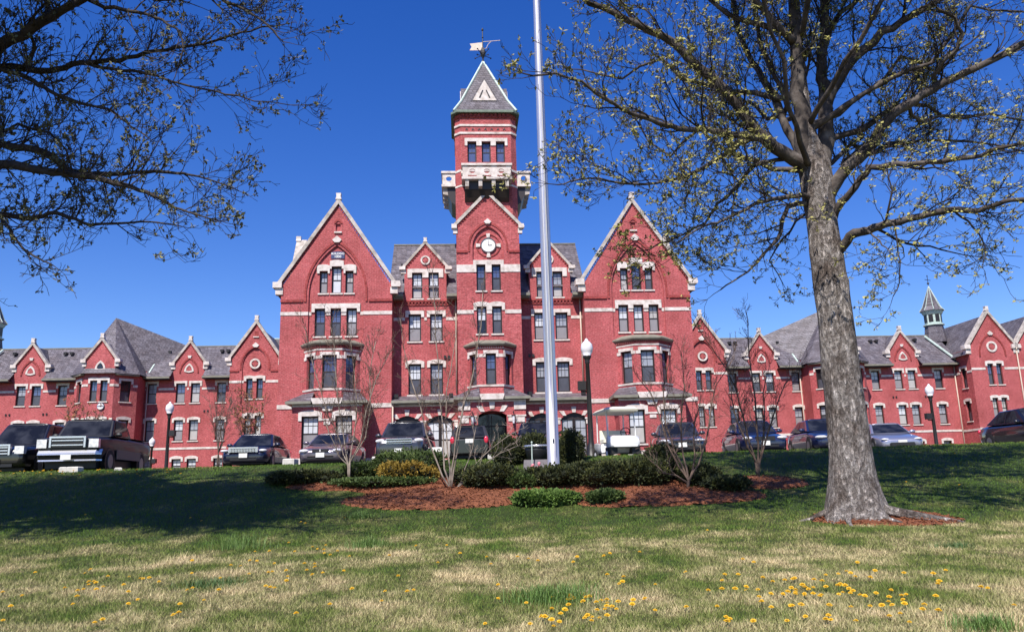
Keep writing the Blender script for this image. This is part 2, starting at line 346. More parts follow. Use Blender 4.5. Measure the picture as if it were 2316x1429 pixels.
def paint(name, c, metal=0.2): return flat_mat(name, c, 0.28, metal=metal, coat=1.0, var=0.05, scale=2)

# ------------------------------------------------------------------ terrain
def lerp_tab(tab, v):
    if v <= tab[0][0]: return tab[0][1]
    for (a, p), (b, q) in zip(tab, tab[1:]):
        if v <= b:
            k = (v - a) / (b - a); return p + (q - p) * k
    return tab[-1][1]
def sstep(a, b, v):
    k = min(1, max(0, (v - a) / (b - a))); return k * k * (3 - 2 * k)
FRONT = [(-80,-2.2),(-10,-1.75),(0,-1.40),(4,-1.31),(8,-1.20),(11,-1.09),(14,-0.96),(16,-0.84),(17,-0.72),(18,-0.55),(20,-0.20),(22,0.20),(24,0.59),(25,0.75),(25.8,0.85),(26.6,0.88),(27.4,0.83),(28,0.76)]
MID = [(28,0.76),(32,0.86),(48,1.62),(700,1.7)]
SIDE = [(28,0.76),(34,0.78),(42,0.66),(60,0.25),(700,0.2)]
def front(y):
    return (lerp_tab(FRONT, y-0.5) + lerp_tab(FRONT, y) * 2 + lerp_tab(FRONT, y+0.5)) / 4
def gz(x, y):
    if y < 28: z = front(y)
    else:
        k = sstep(12.5, 17.5, abs(x)); z = lerp_tab(MID, y) * (1 - k) + lerp_tab(SIDE, y) * k
    if y < 27.5:
        z += 0.05 * noise.noise(Vector((x * 0.23, y * 0.3, 1.7))) * sstep(2, 8, y) * (1 - sstep(24.5, 27, y))
        z += 0.018 * max(0.0, min(x, 20.0)) * 0.35 * sstep(20, 26, y)
    return z
def ground_hit(px, py):
    """where the line of sight through a photo pixel meets the lawn"""
    v = fw + CR * ((px - 1158) / F_PX) - CU * ((py - 714.5) / F_PX); v = v / v.y; y = 4.0
    while y < 26.5:
        if v.z * y <= gz(v.x * y, y): return v * y
        y += .05
    return v * 26.0
BED = []
for px, py, hw, ry, h in ((1000, 1130, 215, 1.15, .15), (775, 1099, 125, .62, .08), (1500, 1124, 225, 1.15, .13), (1200, 1096, 400, 1.25, .10), (1735, 1094, 85, .75, .12), (1000, 1100, 230, .8, .1)):
    c = ground_hit(px, py); BED.append((c.x, c.y, hw / 1800 * c.y, ry, h))
def mulch_h(x, y):
    """height of the mulch mound above the bank (negative = outside)"""
    best = -1
    for cx, cy, rx, ry, h in BED:
        dx, dy = (x - cx) / rx, (y - cy) / ry
        if dx*dx + dy*dy > 1.6: continue
        k = 1 - (dx*dx + dy*dy) + 0.25 * noise.noise(Vector((x * 1.3, y * 1.3, 5)))
        best = max(best, min(k, 1) ** 0.6 * h if k > 0 else -1)
    return best
TREE_X, TREE_Y = 7.02, 16.0
def grid_sheet(name, xs, ys, zf, mat, skip=None):
    mb = MB(); idx = {}
    for j, y in enumerate(ys):
        for i, x in enumerate(xs): idx[i, j] = len(mb.v); mb.v.append((x, y, zf(x, y)))
    for j in range(len(ys) - 1):
        for i in range(len(xs) - 1):
            if skip and skip((xs[i] + xs[i+1]) / 2, (ys[j] + ys[j+1]) / 2): continue
            mb.f.append((idx[i,j], idx[i+1,j], idx[i+1,j+1], idx[i,j+1])); mb.m.append(0)
    return mb.build(name, mat, None, True)
def rng_f(a, b, st):
    n = max(1, int(round((b - a) / st))); return [a + (b - a) * i / n for i in range(n + 1)]
xs = [-900, -400, -200, -120, -80] + rng_f(-60, -20, 2.5) + rng_f(-19.3, 19.3, 0.55) + rng_f(20, 60, 2.5) + [80, 120, 200, 400, 900]
ys = [-300, -120, -60, -30, -15, -8, -4] + rng_f(0, 30, 0.5) + rng_f(31, 60, 2) + [70, 85, 110, 160, 300, 900]
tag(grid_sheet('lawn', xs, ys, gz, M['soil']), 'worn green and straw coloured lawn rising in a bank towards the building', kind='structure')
tag(grid_sheet('parking_lot', rng_f(-60, 60, 1.5), rng_f(27.6, 47.0, 0.8), lambda x, y: gz(x, y) + 0.012, M['asphalt']), 'dark asphalt parking lot in front of the brick building', kind='structure')
# ------------------------------------------------------------------ building kit
random.seed(7)
BX, BY, BROT = -1.47, 50.0, radians(3.72)
CACHE = {}
def cached(key, fn):
    if key not in CACHE: CACHE[key] = fn()
    return CACHE[key]
BLIND = random.Random(5)
M['shade'] = glass_mat('glass_with_cream_shade', (0.36, 0.34, 0.32), (0.50, 0.47, 0.44), 0.15)
def bar(mb, x0, x1, z0, z1, y0, y1): mb.box(x0, x1, y0, y1, z0, z1)
def window_mesh(w, h, cols, rows, arch):
    mb = MB(); t = 0.085; mid = h * 0.5
    bar(mb, -w/2, -w/2 + t, 0, h, 0, 0.09); bar(mb, w/2 - t, w/2, 0, h, 0, 0.09)
    bar(mb, -w/2 + t, w/2 - t, 0, t, 0.002, 0.09)
    bar(mb, -w/2 + t, w/2 - t, h - t * 1.2, h, 0.002, 0.09)
    bar(mb, -w/2 + t, w/2 - t, mid - 0.035, mid + 0.035, 0.012, 0.085)
    for i in range(1, cols):
        x = -w/2 + t + (w - 2*t) * i / cols; bar(mb, x - 0.012, x + 0.012, mid + 0.035, h - t * 1.2, 0.03, 0.07)
    for j in range(1, rows):
        z = mid + 0.035 + (h - t * 1.2 - mid - 0.035) * j / rows; bar(mb, -w/2 + t, w/2 - t, z - 0.012, z + 0.012, 0.032, 0.068)
    return mb.mesh('window', M['frame'])
def pane_mesh(w, h):
    mb = MB(); mb.box(-w/2, w/2, 0, 0.012, 0, h); return mb
def window(root, fr, u, z0, z1, w, up='C', lo='S', cols=2, rows=2, dep=0.16, sill=True, sillw=0.09):
    h = z1 - z0; key = ('w', round(w, 3), round(h, 3), cols, rows)
    o = link('window', cached(key, lambda: window_mesh(w, h, cols, rows, None)), root, fr.P(u, dep, z0), fr.ang)
    mats = {'B': 'blind', 'S': 'screen', 'D': 'screen_dark', 'K': 'sky_glass', 'C': 'curtain', 'X': 'black_glass', 'V': 'shade'}
    if up == 'B': up = BLIND.choice('BBCV')
    if lo == 'S': lo = BLIND.choice('SSSV')
    for kind, a, b, dy in ((up, h * 0.5 + 0.03, h - 0.06, 0.05), (lo, 0.05, h * 0.5 - 0.03, 0.035)):
        pk = ('p', round(w, 3), round(b - a, 3), kind)
        link('pane', cached(pk, lambda: pane_mesh(w - 0.11, b - a).mesh('pane', M[mats[kind]])), o, (0, dy, a))
    if sill:
        def mk():
            mb = MB(); mb.box(-w/2 - sillw, w/2 + sillw, -0.07 - dep, 0.0 - 0.005, -0.10, -0.004); return mb.mesh('sill', M['stone'])
        link('sill', cached(('s', round(w, 3), dep, sillw), mk), o, (0, 0, 0))
    return o
def hood(mb, fr, u, ztop, w, up, el, er, drop, arch=0.0, d0=-0.06, d1=0.10):
    """stone window head with ears hanging beside the opening"""
    a, b = u - w/2, u + w/2
    p = [(a - el, ztop - drop), (a - 0.003, ztop - drop), (a - 0.003, ztop + 0.003), (b + 0.003, ztop + 0.003), (b + 0.003, ztop - drop), (b + er, ztop - drop), (b + er, ztop + up)]
    if arch:
        n = 7
        for i in range(1, n): p.append((b + er - (w + el + er) * i / n, ztop + up + arch * (1 - (2 * i / n - 1) ** 2)))
    p.append((a - el, ztop + up))
    mb.fprism(fr, p, d0, d1)
def hoods(root, fr, wins, ztop, up, ear, drop, arch=0.0, d0=-0.06, join=True):
    mb = MB(); n = len(wins)
    for i, (u, w) in enumerate(wins):
        el = er = ear
        if join and i > 0: el = (u - w/2 - wins[i-1][0] - wins[i-1][1]/2) / 2
        if join and i < n - 1: er = (wins[i+1][0] - wins[i+1][1]/2 - u - w/2) / 2
        zt = ztop[i] if isinstance(ztop, (list, tuple)) else ztop
        hood(mb, fr, u, zt, w, up, el, er, drop, arch, d0)
    return mb.build('lintel', M['stone'], root)
def band(root, fr, spans, z0, z1, mat='stone', d0=-0.035, name='string_course'):
    mb = MB()
    for a, b in spans: mb.fbox(fr, a, b, d0, 0.05, z0, z1)
    return mb.build(name, M[mat], root)
def gable_coping(root, fr, uc, hw, zk, za, th=0.22, d0=-0.14, d1=0.38, tip=0.35, kn=0.34, kw=0.42):
    """raked stone coping with kneelers at the foot and a finial block on top"""
    mb = MB()
    L = sqrt(hw*hw + (za-zk)**2); nu, nz = (za-zk)/L, hw/L
    for sg in (-1, 1):
        p = [(uc + sg*hw, zk), (uc + sg*(hw + nu*th), zk + nz*th), (uc + sg*0.0, za + th/nz), (uc, za)]
        if sg > 0: p[2] = (uc + 0.001, za + th/nz); p[3] = (uc + 0.001, za)
        mb.fprism(fr, p, d0, d1)
    cp = mb.build('gable_coping', M['coping'], root)
    k = MB()
    for sg in (-1, 1):
        a, b = sorted((uc + sg*(hw - kw*0.35), uc + sg*(hw + kw)))
        k.fprism(fr, [(a, zk - kn*0.55), (b, zk - kn*0.55), (b + (0.05 if sg > 0 else 0), zk - kn*0.2), (b, zk + kn*0.55), (a, zk + kn*0.55)], d0 - 0.05, d1 + 0.03)
        a2, b2 = sorted((uc + sg*(hw - kw*0.5), uc + sg*(hw + kw*0.62)))
        k.fbox(fr, a2, b2, d0 + 0.07, d1 - 0.01, zk - kn*0.55 - kn*1.25, zk - kn*0.55)
    k.build('kneeler', M['stone'], root)
    t = MB(); s_ = 0.11 * tip / 0.35
    zt = za + th/nz - 0.12
    t.fprism(fr, [(uc - s_*1.5, zt), (uc + s_*1.5, zt), (uc + s_, zt + tip*0.45), (uc + s_*1.25, zt + tip), (uc - s_*1.25, zt + tip), (uc - s_, zt + tip*0.45)], d0 - 0.03, d0 + 0.3)
    t.build('finial', M['stone'], root)
    # small dentils under the coping
    dn = MB(); n = int(L / 0.21)
    for sg in (-1, 1):
        top, low = [], []
        for i in range(n + 1):
            for q, h in (((i + .0) / (n + 1), .10), ((i + .5) / (n + 1), .10), ((i + .5) / (n + 1), .19), ((i + 1.0) / (n + 1), .19)):
                q = min(max(q, .02), .985); low.append((uc + sg * hw * (1 - q), zk + (za - zk) * q - h))
        top = [(uc + sg * hw * .015, za - .02), (uc + sg * hw * .98, zk + .02)]
        dn.fprism(fr, top[::-1][:1] + low + top[:1], -.05, .02)
    dn.build('brick_dentils', M['brick_dark'], root)
def arch_mould(root, fr, uc, hw, zs, za, th=0.2, d0=-0.05, foot=0.0, mat='brick_dark', key=0.3, zbot=None):
    mb = MB(); inn = pointed(uc, hw, zs, za, 10); out = pointed(uc, hw + th, zs, za + th * 1.35, 10)
    n = len(inn)
    for i in range(n - 1):
        mb.fprism(fr, [inn[i], out[i], out[i+1], inn[i+1]], d0, 0.03)
    if foot:
        for sg in (-1, 1):
            a, b = sorted((uc + sg*hw, uc + sg*(hw + th))); mb.fbox(fr, a, b, d0, 0.03, zs - foot, zs)
    mb.build('arch_moulding', M[mat], root)
    if key:
        k = MB(); k.fprism(fr, [(uc - key*0.5, za - key*0.15), (uc + key*0.5, za - key*0.15), (uc + key*1.0, za + key*0.45), (uc, za + key*1.35), (uc - key*1.0, za + key*0.45)], d0 - 0.07, 0.05)
        k.build('keystone', M['stone'], root)
def ring(mb, fr, uc, zc, r0, r1, d0, d1, n=20, mi=0):
    for i in range(n):
        a, b = 2*pi*i/n, 2*pi*(i+1)/n
        mb.fprism(fr, [(uc + r0*cos(a), zc + r0*sin(a)), (uc + r1*cos(a), zc + r1*sin(a)), (uc + r1*cos(b), zc + r1*sin(b)), (uc + r0*cos(b), zc + r0*sin(b))], d0, d1, mi)
def disc(mb, fr, uc, zc, r, d0, d1, n=20, mi=0):
    mb.fprism(fr, [(uc + r*cos(2*pi*i/n), zc + r*sin(2*pi*i/n)) for i in range(n)], d0, d1, mi)
def medallion(root, fr, uc, zc, r, lobes, dark=False):
    """round stone ring holding a carved foil"""
    mb = MB()
    if lobes == 4: ring(mb, fr, uc, zc, r*0.66, r, -0.07, 0.03)
    else:
        out = [(uc + r*1.15*cos(a), zc + r*1.15*sin(a)) for a in (pi/2, pi/2 + 2*pi/3, pi/2 + 4*pi/3)]
        def bulge(k):
            pts = []
            for i in range(3):
                p, q = out[i], out[(i+1) % 3]
                for j in range(6):
                    t = j / 6; u, z = p[0] + (q[0]-p[0])*t, p[1] + (q[1]-p[1])*t
                    mx, mz = u - uc, z - zc; L = sqrt(mx*mx + mz*mz); g = 1 + 0.42 * 4*t*(1-t) * (r*0.58 / L)
                    pts.append((uc + mx*g*k, zc - 0.05*r + mz*g*k))
            return pts
        o, i_ = bulge(1.0), bulge(0.62); n = len(o)
        for k in range(n): mb.fprism(fr, [i_[k], o[k], o[(k+1) % n], i_[(k+1) % n]], -0.07, 0.03)
    g = mb.build('medallion', M['stone'], root)
    f = MB()
    for i in range(lobes):
        a = pi/2 + 2*pi*i/lobes; disc(f, fr, uc + r*0.30*cos(a), zc - (0.05*r if lobes == 3 else 0) + r*0.30*sin(a), r*0.30, -0.045 - 0.003*i, 0.02, 12)
    f.build('foil', M['black_glass' if dark else 'brick'], g)
def canted(uc, d, a, b, p): return [(uc - b, d), (uc - a, d - p), (uc + a, d - p), (uc + b, d)]
def grow_pts(pts, e, d):
    """canted outline pushed outward by e (open towards the wall at depth d)"""
    (x0, y0), (x1, y1), (x2, y2), (x3, y3) = pts
    k = e * 0.45
    return [(x0 - e * 1.2, d), (x1 - k, y1 - e), (x2 + k, y2 - e), (x3 + e * 1.2, d)]
def bay(root, uc, d, a, b, p, z0, z1, zw0, zw1, wf, ws, styles, cap=0.42):
    """three sided brick bay window"""
    pts = canted(uc, d, a, b, p); wall = MB(); frs = []
    for (x0, y0), (x1, y1) in zip(pts, pts[1:]):
        frs.append((Frame(x0, y0, atan2(y1 - y0, x1 - x0)), sqrt((x1-x0)**2 + (y1-y0)**2)))
    for i, (fr, L) in enumerate(frs):
        ww = wf if i == 1 else ws
        facade(wall, fr, rect(0, L, z0, z1), [rect(L/2 - ww/2, L/2 + ww/2, zw0, zw1)])
        up, lo = styles[i]
        window(root, fr, L/2, zw0, zw1, ww, up, lo, cols=2, rows=2, sill=False)
    bw = wall.build('bay', M['brick'], root)
    st = MB()
    for i, (fr, L) in enumerate(frs):
        ww = wf if i == 1 else ws
        e = min(0.15, (L - ww)/2 - 0.05)
        hood(st, fr, L/2, zw1, ww, 0.20, e, e, 0.22)
        st.fbox(fr, 0.01, L/2 - ww/2 - e - 0.002, -0.03, 0.04, zw1 - 0.22, zw1 - 0.02); st.fbox(fr, L/2 + ww/2 + e + 0.002, L - 0.01, -0.03, 0.04, zw1 - 0.22, zw1 - 0.02)
    st.plan(grow_pts(pts, 0.05, d + .02), zw0 - 0.13, grow_pts(pts, 0.07, d + .02), zw0 - 0.01)
    st.plan(grow_pts(pts, 0.03, d + .02), zw1 + 0.30, grow_pts(pts, 0.05, d + .02), zw1 + 0.40)
    st.build('stone_trim', M['stone'], bw)
    dn = MB()
    for i, (fr, L) in enumerate(frs):
        n = int(L / 0.13)
        for k in range(n): dn.fbox(fr, (k + 0.2) * L / n, (k + 0.75) * L / n, -0.09, 0.02, z1 - 0.16, z1 - 0.03)
    dn.build('brick_dentils', M['brick_dark'], bw)
    co = MB(); g1, g2 = grow_pts(pts, 0.12, d + .03), grow_pts(pts, 0.24, d + .03)
    co.plan(g1, z1 - 0.03, g2, z1 + 0.07); co.plan(g2, z1 + 0.074, g2, z1 + 0.15)
    top = [(uc - b*0.8, d + .03), (uc - a*0.8, d - p*0.55), (uc + a*0.8, d - p*0.55), (uc + b*0.8, d + .03)]
    co.plan(g2, z1 + 0.154, top, z1 + cap)
    co.build('cornice', M['gutter'], bw)
    return bw
def downspout(root, x, d, z0, z1):
    mb = MB(); mb.tube([(x, d, z0), (x, d, z1)], 0.055, 6); mb.tube([(x, d, z1 - 0.1), (x, d, z1 + 0.18)], [0.06, 0.13], 6)
    return mb.build('downspout', M['pipe'], root, True)
def text_part(root, s, size, loc, rz, mat, name='lettering'):
    cu = bpy.data.curves.new('t', 'FONT'); cu.body = s; cu.size = size; cu.align_x = 'CENTER'; cu.align_y = 'CENTER'; cu.extrude = 0.01; cu.offset = 0.004
    o = bpy.data.objects.new('t', cu); COL.objects.link(o)
    bpy.context.view_layer.update()
    me = bpy.data.meshes.new_from_object(o.evaluated_get(bpy.context.evaluated_depsgraph_get()))
    bpy.data.objects.remove(o)
    me.materials.clear(); me.materials.append(mat)
    q = link(name, me, root, loc); q.rotation_euler = (pi/2, 0, rz); return q

F0 = Frame(0, 0)
ZB = 0.0                                            # walls run below the ground
main = thing('brick_building', 'tall red brick main building with clock tower between two gabled blocks', 'building', (BX, BY, 0), BROT)
W0 = MB()

# ---- gabled blocks
def block(sg):
    c = sg * 9.7; hw = 3.5; fr = F0; wall = MB()
    zk, za = 12.9, 18.35
    k = hw / (hw + 0.1)
    outer = [(c - hw, ZB), (c + hw, ZB), (c + hw, zk - 0.1), (c, za - 0.15), (c - hw, zk - 0.1)]
    # pointed recess
    ahw, azs, aza, abot = 1.72, 12.3, 15.55, 9.25
    ac = c + (-sg) * -0.05
    arch = [(ac - ahw, abot), (ac + ahw, abot)] + pointed(ac, ahw, azs, aza)
    g_w = [(sg * 9.9 - 1.0, 1.0), (sg * 9.9 + 1.0, 1.0)]
    facade(wall, fr, outer, [arch, rect(c - 0.16, c + 0.16, 16.45, 17.0)], 0, 0.12)
    wall.add([fr.P(u, 0.12, z) for u, z in rect(c - 0.16, c + 0.16, 16.45, 17.0)], [(0, 1, 2, 3)])
    w4 = [(ac - 0.82, 0.52, 13.84), (ac, 0.64, 14.14), (ac + 0.82, 0.52, 13.84)]
    w3 = [(ac - 1.0, 0.66), (ac, 0.66), (ac + 1.0, 0.66)]
    facade(wall, fr, arch, [rect(u - w/2, u + w/2, 12.38, z) for u, w, z in w4] + [rect(u - w/2, u + w/2, 9.58, 11.37) for u, w in w3], 0.12, 0.18)
    # flanks and back
    for s2 in (-1, 1):
        x = c + s2 * hw
        wall.add([(x, 0, ZB), (x, 14, ZB), (x, 14, zk - 0.1), (x, 0, zk - 0.1)], [(0, 1, 2, 3)])
    wall.add([(c - hw, 14, ZB), (c + hw, 14, ZB), (c + hw, 14, zk - .1), (c, 14, za - .15), (c - hw, 14, zk - .1)], [(0, 1, 2, 3, 4)])
    wall.build('wall', M['brick'], main)
    fr2 = Frame(0, 0.12)
    st4 = [('B', 'S'), ('B', 'B'), ('B', 'S')] if sg < 0 else [('C', 'S'), ('K', 'D'), ('C', 'D')]
    for (u, w, z), s4 in zip(w4, st4): window(main, fr2, u, 12.38, z, w, *s4)
    st3 = [('K', 'D'), ('K', 'D'), ('B', 'S')] if sg < 0 else [('B', 'S')] * 3
    for (u, w), s3 in zip(w3, st3): window(main, fr2, u, 9.58, 11.37, w, *s3)
    hoods(main, fr2, [(u, w) for u, w, z in w4], [13.84, 14.14, 13.84], 0.36, 0.17, 0.16, 0.07, d0=-0.09)
    hoods(main, fr2, w3, 11.37, 0.32, 0.2, 0.24, 0.0, d0=-0.09)
    band(main, fr2, [(ac - ahw + 0.01, ac - 1.54), (ac - 0.45 - 0.2, ac - 0.35), (ac + 0.35, ac + 0.65), (ac + 1.54, ac + ahw - 0.01)], 10.93, 11.15, d0=-0.04)
    band(main, fr, [(c - hw - 0.01, ac - ahw - 0.005), (ac + ahw + 0.005, c + hw + 0.01)], 10.93, 11.15)
    band(main, fr, [(c - hw - 0.02, ac - ahw - 0.35), (ac + ahw + 0.35, c + hw + 0.02)], 11.78, 11.96, 'brick_dark', -0.08)
    arch_mould(main, fr, ac, ahw + 0.14, azs, aza + 0.2, 0.14, -0.06, foot=0.5, key=0.3)
    gable_coping(main, fr, c, hw + 0.1, zk, za, 0.225, tip=0.42)
    m = MB(); m.fbox(fr, c - 0.24, c + 0.24, -0.1, 0.02, 16.35, 16.45)
    m.build('sill', M['stone'], main)
    m = MB(); a = pointed(c, 0.16, 17.0, 17.16, 4); o = pointed(c, 0.26, 17.0, 17.32, 4)
    for i in range(len(a) - 1): m.fprism(fr, [a[i], o[i], o[i+1], a[i+1]], -0.05, 0.02)
    m.build('arch_moulding', M['brick_dark'], main)
    # roof
    r = MB(); e = hw + 0.25; sl = (za - zk) / hw
    zt = lambda x: za - 0.12 - sl * abs(x)
    r.add([(c - e, .3, zt(e)), (c, .3, zt(0)), (c + e, .3, zt(e)), (c - e, 14.2, zt(e)), (c, 14.2, zt(0)), (c + e, 14.2, zt(e)),
           (c - e, .3, zt(e) - .15), (c + e, .3, zt(e) - .15), (c - e, 14.2, zt(e) - .15), (c + e, 14.2, zt(e) - .15)],
          [(0, 1, 4, 3), (1, 2, 5, 4), (0, 3, 8, 6), (2, 7, 9, 5), (6, 8, 9, 7)])
    r.build('roof', M['slate'], main)
    # gable on the outer flank, seen edge on
    x = c + sg * hw; fo = Frame(x + sg * 0.02, 5.2, -pi/2 if sg < 0 else pi/2)
    gz0, gza, ghw = 12.8, 17.0, 2.4
    fw_ = MB(); fw_.fprism(fo, [(-ghw, gz0), (ghw, gz0), (0, gza)], 0.0, 0.35); fw_.build('wall', M['brick'], main)
    rr = MB(); xi = c + sg * 0.9
    rr.add([(x, 5.2 - ghw, gz0 + .05), (x, 5.2, gza - .02), (x, 5.2 + ghw, gz0 + .05), (xi, 5.2 - ghw, gz0 + .05), (xi, 5.2, gza - .02), (xi, 5.2 + ghw, gz0 + .05)], [(0, 1, 4, 3), (1, 2, 5, 4)])
    rr.build('roof', M['slate'], main)
    gable_coping(main, fo, 0, ghw + .1, gz0 + 0.15, gza, 0.3, d0=-0.2, d1=0.5, tip=0.35)
    # second floor canted bay
    bc = sg * 9.9
    bst = [('K', 'D'), ('K', 'D'), ('K', 'D')] if sg < 0 else [('C', 'D'), ('C', 'D'), ('K', 'D')]
    bay(main, bc, 0, 0.75, 1.74, 1.0, 5.3, 8.85, 6.16, 8.2, 0.88, 0.80, bst)
    # ground floor bay
    g0, g1, gd, zt1 = bc - 2.08, bc + 2.08, -1.45, 5.1
    gb = MB(); fg = Frame(0, gd)
    facade(gb, fg, rect(g0, g1, ZB, zt1), [rect(u - w/2, u + w/2, 2.35, 4.42) for u, w in g_w])
    for xx in (g0, g1): gb.add([(xx, gd, ZB), (xx, 0.02, ZB), (xx, 0.02, zt1), (xx, gd, zt1)], [(0, 1, 2, 3)])
    g = gb.build('bay', M['brick'], main)
    for u, w in g_w: window(main, fg, u, 2.35, 4.42, w, 'B', 'S', cols=3, rows=2)
    hoods(main, fg, g_w, 4.42, 0.22, 0.2, 0.28, 0.14, join=False)
    s = MB()
    s.fbox(fg, g0 - .02, g1 + .02, -.04, .02, 4.98, 5.12)
    s.fprism(fg, [(bc - .26, 4.72), (bc + .26, 4.72), (bc + .36, 4.98), (bc - .36, 4.98)], -.09, .02)
    s.fbox(fg, bc - .32, bc + .32, -.05, .02, 4.16, 4.26); s.fbox(fg, bc - .2, bc + .2, -.05, .02, 3.9, 4.1)
    s.fprism(fg, [(bc - .82, 5.13), (bc + .82, 5.13), (bc + .92, 5.36), (bc + .92, 5.48), (bc - .92, 5.48), (bc - .92, 5.36)], -.30, .4)
    s.fbox(fg, g0 - .05, g1 + .05, -.06, .01, ZB, 1.95)
    s.build('stone_trim', M['stone'], g)
    rf = MB()
    for s2 in (-1, 1):
        xa, xb = bc + s2 * 0.93, bc + s2 * 2.42
        rf.add([(xa, gd - .34, 5.30), (xb, gd - .34, 5.30), (xb, 0, 5.30), (bc + s2 * 1.75, -.02, 5.92), (bc + s2 * 0.88, -.98, 5.92)],
               [(0, 1, 3, 4), (1, 2, 3)])
    rf.build('roof', M['slate'], g)
    gt = MB()
    for s2 in (-1, 1):
        xa, xb = sorted((bc + s2 * 0.93, bc + s2 * 2.44))
        gt.box(xa, xb, gd - .38, gd + .0, 5.14, 5.295)
        xa, xb = sorted((bc + s2 * 2.1, bc + s2 * 2.44)); gt.box(xa, xb, gd + .004, 0, 5.14, 5.295)
    gt.build('gutter', M['gutter'], g)
    # first floor band on the block
    band(main, fr, [(c - hw - .02, g0 - .001), (g1 + .001, c + hw + .02)], 5.02, 5.28, d0=-.05)
    band(main, fr, [(c - hw - .06, g0 - .001), (g1 + .001, c + hw + .06)], ZB, 1.92, d0=-.07, name='plinth')
block(-1); block(1)

# plaque on the left block
fp = Frame(0, 0.12); pl = MB(); pc = -9.7
pl.fprism(fp, [(pc - .43, 14.66), (pc + .43, 14.66), (pc + .43, 15.06), (pc + .3, 15.12), (pc, 15.15), (pc - .3, 15.12), (pc - .43, 15.06)], -.06, .01)
po = pl.build('name_plaque', M['navy'], main)
text_part(po, 'BUILDING', 0.185, (pc, 0.12 - .065, 14.985), 0, M['white']); text_part(po, '1000', 0.225, (pc, 0.12 - .065, 14.79), 0, M['white'])

